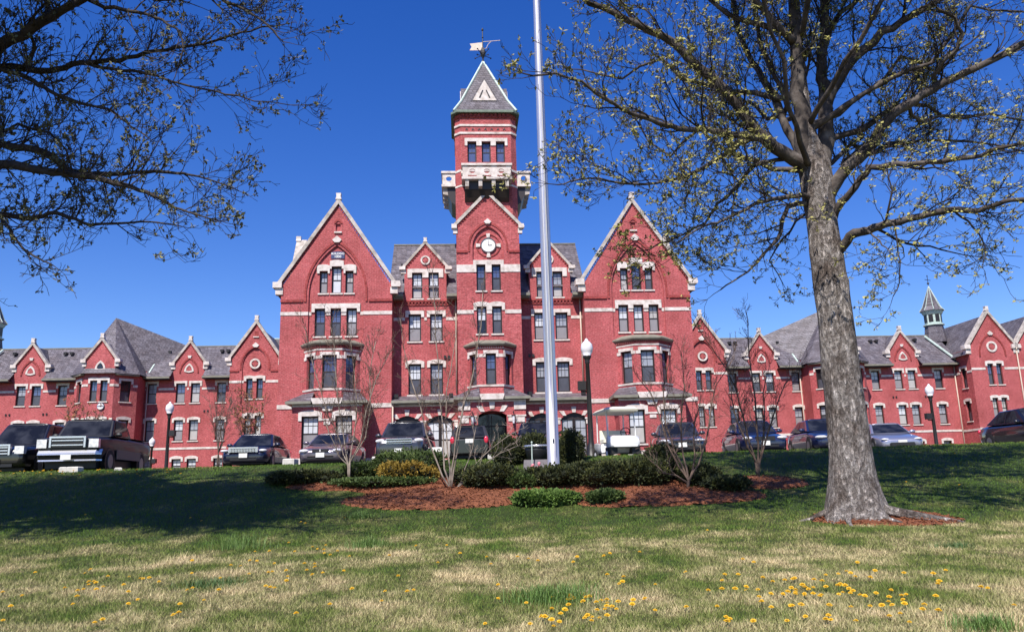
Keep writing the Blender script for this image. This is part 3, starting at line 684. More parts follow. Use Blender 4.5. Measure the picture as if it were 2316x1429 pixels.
# ---- recessed bays beside the tower
def recess(sg):
    fr = Frame(0, 1.2); wall = MB(); dc = sg * 4.12
    wc = [sg * 4.12 - .70, sg * 4.12 + .70]
    X = lambda a: sg * a
    outer = [(X(1.95), ZB), (X(6.25), ZB), (X(6.25), 12.5), (X(5.5), 12.5), (X(5.5), 14.15), (X(4.12), 15.85), (X(2.74), 14.15), (X(2.74), 12.5), (X(1.95), 12.5)]
    if sg < 0: outer = outer[::-1]
    holes = []
    dw = [(dc - .54, .68), (dc + .54, .68)]
    for u, w in dw: holes.append(rect(u - w/2, u + w/2, 12.22, 13.97))
    rows = [(9.36, 11.16), (5.9, 7.88)]
    for z0, z1 in rows:
        for u in wc: holes.append(rect(u - .41, u + .41, z0, z1))
    facade(wall, fr, outer, holes); wall.build('wall', M['brick'], main)
    for u, w in dw: window(main, fr, u, 12.22, 13.97, w, 'B', 'S')
    for i, u in enumerate(wc):
        window(main, fr, u, 9.36, 11.16, .82, 'B', 'S', cols=3)
        window(main, fr, u, 5.9, 7.88, .82, ('C' if sg > 0 or i else 'B'), 'D', cols=3)
    hoods(main, fr, [(u, .82) for u in wc], 11.16, .24, .2, .2, .0, join=False)
    hoods(main, fr, [(u, .82) for u in wc], 7.88, .16, .2, .24, .12, join=False)
    band(main, fr, [(X(1.98), X(2.78)) if sg > 0 else (X(2.78), X(1.98)), (dc - .08, dc + .08), (X(5.46), X(6.24)) if sg > 0 else (X(6.24), X(5.46))], 10.74, 10.94)
    hoods(main, fr, dw, 13.97, .24, .30, .34, .04)
    medallion(main, fr, dc, 14.82, .32, 4)
    gable_coping(main, fr, dc, 1.42, 14.28, 15.95, .16, d0=-.1, d1=.3, tip=.3, kn=.2, kw=.3)
    # dentil cornice
    a, b = sorted((X(2.0), X(6.2)))
    dn = MB(); n = int((b - a) / .22)
    for k in range(n): dn.fbox(fr, a + (k + .2) * (b - a) / n, a + (k + .72) * (b - a) / n, -.1, .01, 11.84, 11.96)
    dn.fbox(fr, a, b, -.12, .01, 11.97, 12.06); dn.fbox(fr, a, b, -.06, .01, 11.74, 11.83); dn.build('brick_dentils', M['brick_dark'], main)
    # dormer cheeks and little roof running back
    r = MB()
    r.add([(dc - 1.45, 1.4, 14.2), (dc, 1.4, 15.95), (dc + 1.45, 1.4, 14.2), (dc - 1.45, 4.0, 14.2), (dc, 5.0, 15.95), (dc + 1.45, 4.0, 14.2)], [(0, 1, 4, 3), (1, 2, 5, 4)])
    r.build('roof', M['slate'], main)
    ck = MB()
    for s2 in (-1, 1): ck.add([(dc + s2 * 1.36, 1.2, 12.4), (dc + s2 * 1.36, 3.0, 14.25), (dc + s2 * 1.36, 1.2, 14.25)], [(0, 1, 2)])
    ck.build('dormer_cheek', M['slate'], main)
    g = MB(); es = MB()
    for p, q in ((2.06, 2.72), (5.52, 6.18)):
        x0, x1 = sorted((X(p), X(q))); g.box(x0, x1, .34, .62, 12.16, 12.34); g.box(x0, x1, .5, 1.19, 12.06, 12.156); es.add([(x0, .5, 12.3), (x1, .5, 12.3), (x1, 1.24, 12.95), (x0, 1.24, 12.95)], [(0, 1, 2, 3)])
    g.build('gutter', M['gutter'], main)
    es.build('roof', M['slate'], main)
    v = MB()
    for xx, dd, h in ((X(5.25), 2.6, .45), (X(5.75), 2.3, .6)): v.tube([(xx, dd, 13.7), (xx, dd, 14.3 + h)], .06, 6)
    v.build('vent_pipe', M['black'], main)
    # ground floor porch with arched windows
    fp = Frame(0, .25); pw = MB(); us = [X(5.25), X(3.2)]
    ar = [seg_arch(u, 1.62, 1.8, 4.46, .34) for u in us]
    a, b = sorted((X(2.0), X(6.2)))
    facade(pw, fp, rect(a, b, ZB, 5.2), ar); p = pw.build('porch', M['brick'], main)
    for u in us:
        for k in (-1, 1):
            window(main, fp, u + k * .41, 1.8, 4.12, .80, 'B' if sg < 0 else 'C', 'S', cols=2, rows=2, sill=False)
        tp = MB(); tp.fprism(fp, [q for q in seg_arch(u, 1.62, 4.10, 4.46, .34)], .17, .25); tp.build('fanlight', M['frame'], main)
        vs = MB()
        for ang in (-0.62, 0, .62):
            cu, cz = u + sin(ang) * 1.3, 3.5 + cos(ang) * 1.3 - .2
            w0 = .13
            vs.fprism(fp, [(u + sin(ang) * 1.02 - w0 * .8, 3.44 + cos(ang) * 1.04), (u + sin(ang) * 1.02 + w0 * .8, 3.44 + cos(ang) * 1.04), (u + sin(ang) * 1.36 + w0 * 1.2, 3.44 + cos(ang) * 1.4), (u + sin(ang) * 1.36 - w0 * 1.2, 3.44 + cos(ang) * 1.4)], -.05, .02)
        vs.build('voussoir', M['stone'], p)
    cp = MB()
    for u in (X(6.14), X(4.225), X(2.2)): cp.fbox(fp, u - .2, u + .2, -.08, .02, 4.06, 4.16); cp.fbox(fp, u - .14, u + .14, -.05, .02, 3.75, 4.02)
    cp.fbox(fp, a, b, -.05, .01, 5.04, 5.16); cp.fbox(fp, a, b, -.07, .01, ZB, 1.75)
    cp.build('stone_trim', M['stone'], p)
    rf = MB(); rf.add([(a, -.12, 5.38), (b, -.12, 5.38), (b, 1.2, 5.82), (a, 1.2, 5.82)], [(0, 1, 2, 3)]); rf.build('roof', M['slate'], p)
    gt = MB(); gt.box(a, b, -.2, .1, 5.24, 5.4); gt.box(a, b, -.08, .24, 5.17, 5.236); gt.build('gutter', M['gutter'], p)
    fl = MB()
    for u in (X(5.95), X(2.5)): fl.box(u - .14, u + .14, .35, .6, 5.62, 5.86)
    fl.build('floodlight', M['black'], p)
    vt = MB()
    for q in (-.12, .12): vt.box(X(2.75) + q - .07, X(2.75) + q + .07, 1.1, 1.22, 8.2, 8.4)
    vt.build('wall_vent', M['black'], main)
recess(-1); recess(1)
downspout(main, -2.14, 1.1, 5.9, 12.3); downspout(main, 6.08, 1.1, 5.9, 12.3); downspout(main, -6.12, -.02, 1.5, 5.2)
# main roof
mr = MB()
for a, b in ((-6.5, 6.5),):
    mr.add([(a, 1.24, 12.95), (b, 1.24, 12.95), (b, 4.85, 17.0), (a, 4.85, 17.0), (b, 9.5, 12.0), (a, 9.5, 12.0)], [(0, 1, 2, 3), (3, 2, 4, 5)])
mr.build('roof', M['slate'], main)
rc = MB(); rc.box(-6.5, 6.5, 4.76, 4.94, 16.98, 17.06); rc.build('ridge_cap', M['gutter'], main)

# ---- tower
TF = -.6
def tower():
    fr = Frame(0, TF); hw = 2.03; wall = MB()
    zk, za = 16.55, 18.75
    ahw, azs, aza = 1.0, 15.2, 16.55
    arch = [(-ahw, 14.25), (ahw, 14.25)] + pointed(0, ahw, azs, aza)
    w4 = [(-.49, .58), (.49, .58)]; w3 = [(-.49, .62), (.49, .62)]
    holes = [arch] + [rect(u - w/2, u + w/2, 12.26, 13.98) for u, w in w4] + [rect(u - w/2, u + w/2, 9.46, 11.22) for u, w in w3]
    facade(wall, fr, [(-hw, ZB), (hw, ZB), (hw, zk - .1), (0, za), (-hw, zk - .1)], holes)
    wall.add([fr.P(u, .14, z) for u, z in arch], [tuple(range(len(arch)))])
    for s in (-1, 1): wall.add([(s*hw, TF, ZB), (s*hw, 4.0, ZB), (s*hw, 4.0, zk), (s*hw, TF, zk)], [(0, 1, 2, 3)])
    # shaft with chamfered corners
    sh = [(-1.68, -.35), (1.68, -.35), (2.05, .02), (2.05, 3.3), (1.68, 3.67), (-1.68, 3.67), (-2.05, 3.3), (-2.05, .02)]
    fu = Frame(0, -.35)
    facade(wall, fu, rect(-1.68, 1.68, 14, 24.6), [rect(u - .3, u + .3, 21.12, 22.58) for u in (-.93, 0.02, .97)], 0, .2)
    n = len(sh)
    for i in range(1, n):
        (x0, y0), (x1, y1) = sh[i], sh[(i+1) % n]
        wall.add([(x0, y0, 12), (x1, y1, 12), (x1, y1, 24.6), (x0, y0, 24.6)], [(0, 1, 2, 3)])
    wall.build('wall', M['brick'], main)
    for u, w in w4: window(main, fr, u, 12.26, 13.98, w, 'K', 'D')
    for (u, w), s in zip(w3, (('B', 'X'), ('B', 'D'))): window(main, fr, u, 9.46, 11.22, w, *s)
    hoods(main, fr, w4, 13.98, .3, .2, .5); hoods(main, fr, w3, 11.22, .22, .2, .24, .1)
    band(main, fr, [(-hw - .01, -.985), (.985, hw + .01)], 13.48, 13.98, d0=-.04)
    band(main, fr, [(-hw - .01, -1.0), (1.0, hw + .01), (-.16, .16)], 10.76, 11.0, d0=-.04)
    for u in (-.93, .02, .97): window(main, fu, u, 21.12, 22.58, .6, 'K', 'K', sill=False)
    hoods(main, fu, [(-.93, .6), (.02, .6), (.97, .6)], 22.58, .24, .18, .3)
    gable_coping(main, fr, 0, hw + .06, zk, za, .2, d0=-.12, d1=.22, tip=.4, kn=.26, kw=.25)
    arch_mould(main, fr, 0, ahw + .18, azs, aza + .2, .11, -.05, foot=.35, key=.24)
    band(main, fr, [(-hw - .01, -1.34), (1.34, hw + .01)], 14.78, 14.92, 'brick_dark', -.07)
    # clock
    fc = Frame(0, TF + .14); k = MB(); disc(k, fc, 0.02, 15.3, .44, -.08, 0, 28); ck = k.build('clock', M['white'], main)
    k = MB(); ring(k, fc, .02, 15.3, .44, .50, -.11, 0, 28); k.build('clock_rim', M['granite'], ck)
    k = MB(); k.fprism(fc, [(.0, 15.3), (.04, 15.3), (.03, 15.66), (.01, 15.66)], -.095, -.085); k.fprism(fc, [(.02, 15.28), (.02, 15.32), (.26, 15.33), (.26, 15.29)], -.1, -.096)
    k.build('clock_hand', M['granite'], ck)
    k = MB(); ring(k, fc, .02, 15.3, .72, .78, -.05, 0, 28); k.build('arch_moulding', M['brick_dark'], main)
    k = MB()
    for i in range(4):
        a = i * pi/2; c_, s_ = cos(a), sin(a); q = []
        for r, t in ((.53, .09), (.53, -.09), (.80, -.13), (.80, .13)): q.append((.02 + r*c_ - t*s_, 15.3 + r*s_ + t*c_))
        k.fprism(fc, q, -.09, 0)
    k.build('keystone', M['stone'], main)
    # shaft bands and diamond frieze
    def ring8(e, z0, z1, mat, name):
        o = [(x + (e if x > 0 else -e), y + (e if y > 1.6 else -e)) for x, y in sh]
        m = MB(); m.plan(o, z0, o, z1); return m.build(name, M[mat], main)
    ring8(.05, 23.12, 23.26, 'stone', 'string_course'); ring8(.05, 23.68, 23.82, 'stone', 'string_course')
    ring8(.02, 20.45, 20.6, 'stone', 'string_course'); ring8(.02, 19.4, 19.52, 'stone', 'string_course')
    ring8(.10, 24.3, 24.36, 'brick_dark', 'string_course')
    dm = MB()
    for i in range(7):
        u = -1.26 + .42 * i; dm.fprism(fu, [(u - .1, 23.4), (u - .05, 23.38), (u, 23.46), (u + .05, 23.38), (u + .1, 23.4), (u, 23.56)], -.02, .02)
    dm.build('diamond_frieze', M['black'], main)
    dn = MB()
    for i in range(12): dn.fbox(fu, -1.6 + i * .275, -1.42 + i * .275, -.12, 0, 24.38, 24.55)
    dn.build('brick_dentils', M['brick_dark'], main)
    # roof: broach spire with kicked eaves
    cy = 1.66
    e8 = [(x * 1.13, cy + (y - cy) * 1.15) for x, y in sh]
    ge = MB(); ge.plan(e8, 24.58, e8, 24.74); ge.build('gutter', M['copper_dark'], main)
    r = MB(); q0 = [(-2.12, cy-2.12), (2.12, cy-2.12), (2.12, cy+2.12), (-2.12, cy+2.12)]; q1 = [(-1.58, cy-1.58), (1.58, cy-1.58), (1.58, cy+1.58), (-1.58, cy+1.58)]
    r.plan(q0, 24.745, q1, 25.75, cap=False); r.plan(q1, 25.75, [(-.04, cy-.04), (.04, cy-.04), (.04, cy+.04), (-.04, cy+.04)], 29.5)
    rf = r.build('roof', M['slate'], main)
    hp = MB()
    for x, y in ((-1, -1), (1, -1), (1, 1), (-1, 1)):
        hp.tube([(x*2.12, cy + y*2.12, 24.77), (x*1.59, cy + y*1.59, 25.76), (x*.03, cy + y*.03, 29.55)], .085, 6)
    hp.build('hip_flashing', M['copper'], rf)
    # triangular dormers on each slope
    for ang in range(4):
        a = ang * pi/2
        T = lambda x, y, z: (x*cos(a) - y*sin(a), cy + x*sin(a) + y*cos(a), z)
        d = MB()
        d.add([T(-.98, -1.62, 25.72), T(.98, -1.62, 25.72), T(0, -1.62, 27.5), T(-.98, -.6, 25.72), T(.98, -.6, 25.72), T(0, -.55, 27.5)], [(0, 1, 2), (0, 2, 5, 3), (1, 4, 5, 2)])
        do = d.build('spire_dormer', M['slate'], main)
        t = MB()
        t.add([T(-.82, -1.66, 25.76), T(.82, -1.66, 25.76), T(0, -1.66, 27.3), T(-.82, -1.625, 25.76), T(.82, -1.625, 25.76), T(0, -1.625, 27.3)], [(0, 1, 2), (0, 3, 5, 2), (1, 2, 5, 4), (0, 1, 4, 3)])
        t.build('dormer_face', M['stone'], do)
        l = MB()
        for s in (-1, 1):
            l.add([T(s*.40, -1.68, 25.95), T(s*.30, -1.68, 25.95), T(s*.08, -1.68, 26.5), T(s*.14, -1.68, 26.55)], [(0, 1, 2, 3)])
        l.build('louvre', M['black'], do)
    # balconies
    def balcony(ang):
        a = ang
        cx, cyy = 0, 1.66
        fr = Frame(cx + sin(a) * 2.92, cyy - cos(a) * 2.92, a)       # outer face
        b = MB()
        hwb = 1.58
        holes = [[(u + .2*cos(2*pi*i/8 + pi/8), 20.12 + .16*sin(2*pi*i/8 + pi/8)) for i in range(8)] for u in (-.95, 0, .95)]
        facade(b, fr, rect(-hwb, hwb, 19.72, 20.5), holes, 0, .12)
        for s in (-1, 1):
            f2 = Frame(*fr.P(s*hwb, 0, 0)[:2], a + pi/2); L = .85
            hl = [[(L/2 + .2*cos(2*pi*i/8 + pi/8), 20.12 + .17*sin(2*pi*i/8 + pi/8)) for i in range(8)]]
            facade(b, f2, rect(0, L, 19.72, 20.5), hl, 0, .1)
        b.fbox(fr, -hwb - .08, hwb + .08, -.08, .2, 20.5, 20.64)
        for s in (-1, 1):
            x0, x1 = sorted((s*(hwb + .08), s*(hwb - .2))); b.fbox(fr, x0, x1, .204, .9, 20.5, 20.64)
        b.fbox(fr, -hwb - .06, hwb + .06, -.06, .9, 19.56, 19.72)
        o = b.build('balcony', M['stone'], main)
        sl_ = MB()
        for u in (-.95, 0, .95):
            sl_.fbox(fr, u - .28, u + .28, -.012, .02, 20.41, 20.46); sl_.fbox(fr, u - .28, u + .28, -.012, .02, 19.77, 19.83)
        sl_.build('brick_inset', M['brick_dark'], o)
        c = MB()
        for u in (-1.3, -.43, .43, 1.3):
            c.fprism(Frame(*fr.P(u + .12, 0, 0)[:2], a + pi/2), [(.03, 19.56), (.9, 19.56), (.9, 18.95), (.45, 19.0), (.03, 19.1)], 0, .24)
        c.build('corbel', M['coping'], o)
        u_ = MB(); u_.fprism(Frame(*fr.P(1.45, 0, 0)[:2], a + pi/2), [(.32, 19.55), (.9, 19.55), (.9, 18.3), (.6, 18.5), (.36, 19.0)], 0, 2.9)
        u_.build('soffit', M['frame'], o)  # dark underside, enlarged; the shadow below the corbels is put into it
    for k in (0, pi/2, -pi/2): balcony(k)
    # bay over the entrance
    bay(main, 0, TF, .76, 1.42, .85, 5.3, 8.55, 6.14, 8.06, .64, .66, [('K', 'D'), ('K', 'D'), ('K', 'D')])
    # entrance porch
    fe = Frame(0, -1.9); e = MB()
    op = [(-.87, ZB), (.87, ZB)] + seg_arch(0, 1.74, 2, 4.5, .28)[2:]
    facade(e, fe, [(-2.03, ZB), (2.03, ZB), (2.03, 5.1), (-2.03, 5.1)], [[(-.87, ZB + .02), (.87, ZB + .02)] + op[2:]], 0, .45)
    for s in (-1, 1): e.add([(s*2.03, -1.9, ZB), (s*2.03, TF, ZB), (s*2.03, TF, 5.1), (s*2.03, -1.9, 5.1)], [(0, 1, 2, 3)])
    p = e.build('entrance_porch', M['brick'], main)
    s = MB()
    for x in (-1.68, 1.68):
        s.fbox(fe, x - .36, x + .36, -.07, .02, 4.55, 5.02); s.fbox(fe, x - .36, x + .36, -.08, .02, 4.12, 4.22); s.fbox(fe, x - .27, x + .27, -.06, .02, 3.78, 4.08)
        y = x * .66; s.fbox(fe, y - .2, y + .2, -.07, .02, 4.12, 4.22); s.fbox(fe, y - .14, y + .14, -.05, .02, 3.84, 4.08)
    for ang in (-.55, 0, .55):
        s.fprism(fe, [(sin(ang) * 1.1 - .13, 3.52 + cos(ang) * 1.08), (sin(ang) * 1.1 + .13, 3.52 + cos(ang) * 1.08), (sin(ang) * 1.5 + .18, 3.52 + cos(ang) * 1.5), (sin(ang) * 1.5 - .18, 3.52 + cos(ang) * 1.5)], -.05, .02)
    s.fbox(fe, -2.05, 2.05, -.05, .02, 5.03, 5.14)
    s.fprism(fe, [(-.66, 5.15), (.66, 5.15), (.74, 5.4), (.74, 5.5), (-.74, 5.5), (-.74, 5.4)], -.3, .4)
    s.build('stone_trim', M['stone'], p)
    rf = MB()
    for q in (-1, 1):
        rf.add([(q*.745, -2.2, 5.32), (q*2.3, -2.2, 5.32), (q*2.3, TF, 5.32), (q*1.35, TF, 5.95), (q*.74, -1.46, 5.95)], [(0, 1, 3, 4), (1, 2, 3)])
    rf.build('roof', M['slate'], p)
    gt = MB()
    for q in (-1, 1):
        x0, x1 = sorted((q*.75, q*2.32)); gt.box(x0, x1, -2.24, -1.86, 5.16, 5.315)
        x0, x1 = sorted((q*2.06, q*2.32)); gt.box(x0, x1, -1.856, TF, 5.16, 5.315)
    gt.build('gutter', M['gutter'], p)
    d = MB(); d.box(-1.0, 1.0, TF - .06, TF - .02, 1.5, 4.4); dr = d.build('door', M['black_glass'], main)
    h = MB(); h.box(-.03, .03, TF - .1, TF - .065, 1.5, 4.3); h.box(-1.0, 1.0, TF - .1, TF - .065, 3.6, 3.7); h.build('door_frame', M['frame'], dr)
    for x in (-1.2, 1.27):
        l = MB(); l.tube([(x, -1.98, 4.45), (x, -2.1, 4.42), (x, -2.1, 4.25)], .03, 6); l.box(x - .12, x + .12, -2.2, -1.98, 4.14, 4.2)
        l.lathe([(.02, -.55), (.06, -.3), (.08, -.25)], (x, -2.09, 3.95), 8)
        lo = l.build('wall_lantern', M['black'], main)
        l = MB(); l.lathe([(.06, -.26), (.1, .18)], (x, -2.09, 3.96), 8); l.build('lantern_glass', M['globe'], lo)
    # weather vane
    v = MB(); cx, cz = .0, 29.5
    v.tube([(cx, cy, cz), (cx, cy, cz + 2.75)], .035, 6)
    for z, r_ in ((cz + .12, .1), (cz + 2.0, .07), (cz + 2.6, .09)): v.ell((cx, cy, z), (r_, r_, r_), 8, 6)
    v.lathe([(.03, .0), (.06, .25), (.2, .62), (.2, .8), (.08, 1.1)], (cx, cy, cz + .1), 6)
    for a in range(8):
        q = a * pi/4; s_ = 1 if a % 2 else -1
        v.tube([(cx, cy, cz + .55), (cx + cos(q)*.3, cy + sin(q)*.3, cz + .6 + s_*.12), (cx + cos(q)*.55, cy + sin(q)*.55, cz + .62 + s_*.26)], .025, 5)
        v.ell((cx + cos(q)*.55, cy + sin(q)*.55, cz + .62 + s_*.26), (.06, .06, .06), 6, 5)
    vo = v.build('weather_vane', M['black'], main)
    f = MB(); f.add([(cx - .04, cy, cz + 1.62), (cx - .04, cy, cz + 1.0), (cx - .95, cy, cz + .98), (cx - .8, cy, cz + 1.25), (cx - .92, cy, cz + 1.5)] + [(cx - .04, cy + .03, cz + 1.62), (cx - .04, cy + .03, cz + 1.0), (cx - .95, cy + .03, cz + .98), (cx - .8, cy + .03, cz + 1.25), (cx - .92, cy + .03, cz + 1.5)],
                    [(0, 1, 2, 3, 4), (5, 6, 7, 8, 9), (0, 1, 6, 5), (1, 2, 7, 6), (2, 3, 8, 7), (3, 4, 9, 8), (4, 0, 5, 9)])
    f.tube([(cx, cy, cz + 1.65), (cx + 1.25, cy, cz + 1.78)], .025, 5); f.tube([(cx, cy, cz + 1.1), (cx + .25, cy, cz + 1.15), (cx + .38, cy, cz + 1.45), (cx + .6, cy, cz + 1.68)], .022, 5)
    f.build('vane_banner', noise_mat('gilt_vane', [(.3, (.55, .42, .33)), (.7, (.72, .58, .48))], 6, 4, .5), vo)
tower()

# ------------------------------------------------------------------ wings
def wing(sg, label):
    root = thing('brick_wing', label, 'building', (BX, BY, 0), BROT, 'brick wings of the building')
    D = 21.2; fr = Frame(0, D); ZW = -.6
    X = lambda a: sg * a
    def pol(p):
        q = [(X(u), z) for u, z in p]; return q if sg > 0 else q[::-1]
    sing = [28.87, 22.92, 36.45, 42.5]; pairs = [(25.8, .64), (39.3, .64)]
    allw = sing + [c + s*o for c, o in pairs for s in (-1, 1)]
    if sg < 0: allw = allw
    ww = .78; UP, LO, BA = (7.88, 9.6), (4.6, 6.4), (1.9, 3.06)
    holes = []
    for u in allw:
        for z0, z1 in (UP, LO, BA): holes.append(rect(X(u) - ww/2, X(u) + ww/2, z0, z1))
    EAVES = ((21.2, 24.42), (27.18, 29.4), (34.7, 37.92), (40.68, 44.15))
    def dorm(c): return [(c + 1.28, 10.7), (c + 1.28, 11.15), (c, 13.1), (c - 1.28, 11.15), (c - 1.28, 10.7)]
    wall = MB()
    facade(wall, fr, pol([(20.9, ZW), (44.2, ZW), (44.2, 10.7)] + dorm(39.3) + dorm(25.8) + [(20.9, 10.7)]), holes)
    # gable pavilion next to the main block
    C, gd = 19.1, 17.3; fg = Frame(0, gd)
    gw = [(X(C) - .42, .52), (X(C) + .42, .52)]
    gUP, gLO = (7.7, 9.38), (4.55, 6.28)
    ah = [(X(C) - 1.05, 7.2), (X(C) + 1.05, 7.2)] + pointed(X(C), 1.05, 10.4, 12.0)
    facade(wall, fg, pol([(C - 2.05, ZW), (C + 2.05, ZW), (C + 2.05, 10.8), (C, 14.0), (C - 2.05, 10.8)]), [ah] + [rect(u - w/2, u + w/2, *gLO) for u, w in gw], 0, .1)
    facade(wall, Frame(0, gd + .1), ah, [rect(u - w/2, u + w/2, *gUP) for u, w in gw])
    for e in (C - 2.05, C + 2.05): wall.add([(X(e), gd, ZW), (X(e), D + 3, ZW), (X(e), D + 3, 10.8), (X(e), gd, 10.8)], [(0, 1, 2, 3)])
    # canted pavilion
    T, td, ta, tb = 32.05, 18.1, 1.22, 2.6
    tp = [(-tb - .0, D), (-tb, td + 1.38), (-ta, td), (ta, td), (tb, td + 1.38), (tb, D)]
    tfr = []
    for (x0, y0), (x1, y1) in zip(tp, tp[1:]):
        tfr.append((Frame(X(T) + x0, y0, atan2(y1 - y0, x1 - x0)), sqrt((x1-x0)**2 + (y1-y0)**2)))
    tw = {}
    for i, (f, L) in enumerate(tfr):
        if i in (0, 4): facade(wall, f, rect(0, L, ZW, 10.1), []); continue
        if i == 2:
            us = [(L/2 - .42, .58), (L/2 + .42, .58)]
            out = [(0, ZW), (L, ZW), (L, 11.05), (L/2, 12.85), (0, 11.05)]
        else: us = [(L/2, .86)]; out = rect(0, L, ZW, 10.1)
        tw[i] = us
        hs_ = [rect(u - w/2, u + w/2, z0, z1) for u, w in us for z0, z1 in ((7.8, 9.55), (4.6, 6.3))]
        facade(wall, f, out, hs_)
    # end pavilion: two gables and the return wall with a window
    E, ed = 46.4, 18.8; fe = Frame(0, ed)
    for k, c in enumerate((46.4, 50.9)):
        hs_ = [rect(X(c) + s*.42 - .27, X(c) + s*.42 + .27, z0, z1) for s in (-1, 1) for z0, z1 in ((7.85, 9.75), (4.8, 6.65))]
        facade(wall, fe, pol([(c - 2.2, ZW), (c + 2.2, ZW), (c + 2.2, 11.1), (c, 14.35), (c - 2.2, 11.1)]), hs_)
    wall.fbox(fe, *sorted((X(48.58), X(48.72))), 0.0, .2, ZW, 11.0)
    fret = Frame(X(44.2), ed if sg < 0 else D, pi/2 if sg < 0 else -pi/2); Lr = D - ed
    facade(wall, fret, rect(0, Lr, ZW, 11.1), [rect(Lr/2 - .36, Lr/2 + .36, z0, z1) for z0, z1 in ((7.7, 9.5), (4.7, 6.5))])
    # far end and back
    wall.add([(X(53.1), ed, ZW), (X(53.1), 31, ZW), (X(53.1), 31, 11), (X(53.1), ed, 11)], [(0, 1, 2, 3)])
    wall.add([(X(17), 29, ZW), (X(53.1), 29, ZW), (X(53.1), 29, 10.4), (X(17), 29, 10.4)], [(0, 1, 2, 3)])
    wall.build('wall', M['brick'], root)
    ws = []
    rnd = random.Random(11 if sg < 0 else 23)
    ups = ['K', 'C', 'B', 'C'] if sg < 0 else ['B', 'B', 'C', 'B']
    for u in allw:
        window(root, fr, X(u), *UP, ww, rnd.choice(ups), 'D' if rnd.random() < .45 else 'S')
        window(root, fr, X(u), *LO, ww, rnd.choice('BCB'), 'S')
        window(root, fr, X(u), *BA, ww, rnd.choice('BC'), 'S', sill=False)
    f1 = Frame(0, gd + .1)
    for u, w in gw: window(root, f1, u, *gUP, w, 'K', 'D'); window(root, fg, u, *gLO, w, 'C', 'S')
    hoods(root, f1, gw, gUP[1], .2, .2, .22, .06, d0=-.1); hoods(root, fg, gw, gLO[1], .16, .2, .22, .1)
    for i, us in tw.items():
        f, L = tfr[i]
        for u, w in us:
            window(root, f, u, 7.8, 9.55, w, 'K' if i == 2 else 'X', 'D'); window(root, f, u, 4.6, 6.3, w, 'C', 'D')
        hoods(root, f, us, 9.55, .2, .16, .24, .08 if i == 2 else 0); hoods(root, f, us, 6.3, .16, .16, .24, .12)
    for c in (46.4, 50.9):
        us = [(X(c) - .42, .54), (X(c) + .42, .54)]
        for u, w in us: window(root, fe, u, 7.85, 9.75, w, 'K', 'D'); window(root, fe, u, 4.8, 6.65, w, 'B', 'S')
        hoods(root, fe, us, 9.75, .2, .18, .22, .08); hoods(root, fe, us, 6.65, .16, .18, .22, .1)
        medallion(root, fe, X(c), 11.3, .5, 4)
        arch_mould(root, fe, X(c), 1.15, 10.6, 12.4, .13, -.05, foot=.2, key=.26)
        gable_coping(root, fe, X(c), 2.25, 11.3, 14.4, .22, tip=.4)
    for z0, z1 in ((7.7, 9.5), (4.7, 6.5)): window(root, fret, Lr/2, z0, z1, .72, 'X', 'D')
    hoods(root, fret, [(Lr/2, .72)], 9.5, .2, .16, .22); hoods(root, fret, [(Lr/2, .72)], 6.5, .16, .16, .22, .1)
    # heads over the plain and paired windows
    for u in sing:
        hoods(root, fr, [(X(u), ww)], UP[1], .2, .17, .26); hoods(root, fr, [(X(u), ww)], LO[1], .13, .17, .24, .14); hoods(root, fr, [(X(u), ww)], BA[1], .13, .17, .24, .14)
    for c, o in pairs:
        q = sorted([(X(c - o), ww), (X(c + o), ww)])
        hoods(root, fr, q, UP[1], .2, .17, .26, join=False); hoods(root, fr, q, LO[1], .13, .17, .24, .14, join=False); hoods(root, fr, q, BA[1], .13, .17, .24, .14, join=False)
    # bands broken at the windows
    def spans(a, b, cuts, hw):
        p = a; r = []
        for u in sorted(cuts):
            if u - hw > p and u - hw < b: r.append((p, u - hw))
            p = max(p, u + hw)
        if p < b: r.append((p, b))
        return r
    ab = sorted((X(21.16), X(44.15)))
    tcut = [X(T)]
    sp = [s_ for s_ in spans(*ab, [X(u) for u in allw], ww/2 + .172)]
    band(root, fr, sp, 9.02, 9.2); band(root, fr, [ab], 3.86, 4.04)
    band(root, fg, [(X(C) - 2.06, X(C) - 1.06), (X(C) + 1.06, X(C) + 2.06)], 9.02, 9.22)
    band(root, f1, [(X(C) - 1.04, X(C) - .9), (X(C) + .9, X(C) + 1.04)], 9.02, 9.22)
    band(root, fg, [(X(C) - 2.07, X(C) - 1.3), (X(C) + 1.3, X(C) + 2.07)], 9.95, 10.08, 'brick_dark', -.07)
    band(root, fe, spans(X(46.4) - 2.2, X(46.4) + 2.2, [X(46.4)], .9) + spans(X(50.9) - 2.2, X(50.9) + 2.2, [X(50.9)], .9), 9.2, 9.4)
    band(root, fe, [tuple(sorted((X(44.2), X(53.1))))], 3.86, 4.04)
    band(root, fret, [(.02, Lr - .02)], 3.8, 3.98); band(root, fret, [(.02, Lr/2 - .54), (Lr/2 + .54, Lr - .02)], 9.02, 9.2)
    for i in (1, 2, 3):
        f, L = tfr[i]; hwid = .88 if i == 2 else .6
        band(root, f, [(.0, L/2 - hwid), (L/2 + hwid, L)], 9.05, 9.25); band(root, f, [(0, L)], 3.86, 4.04)
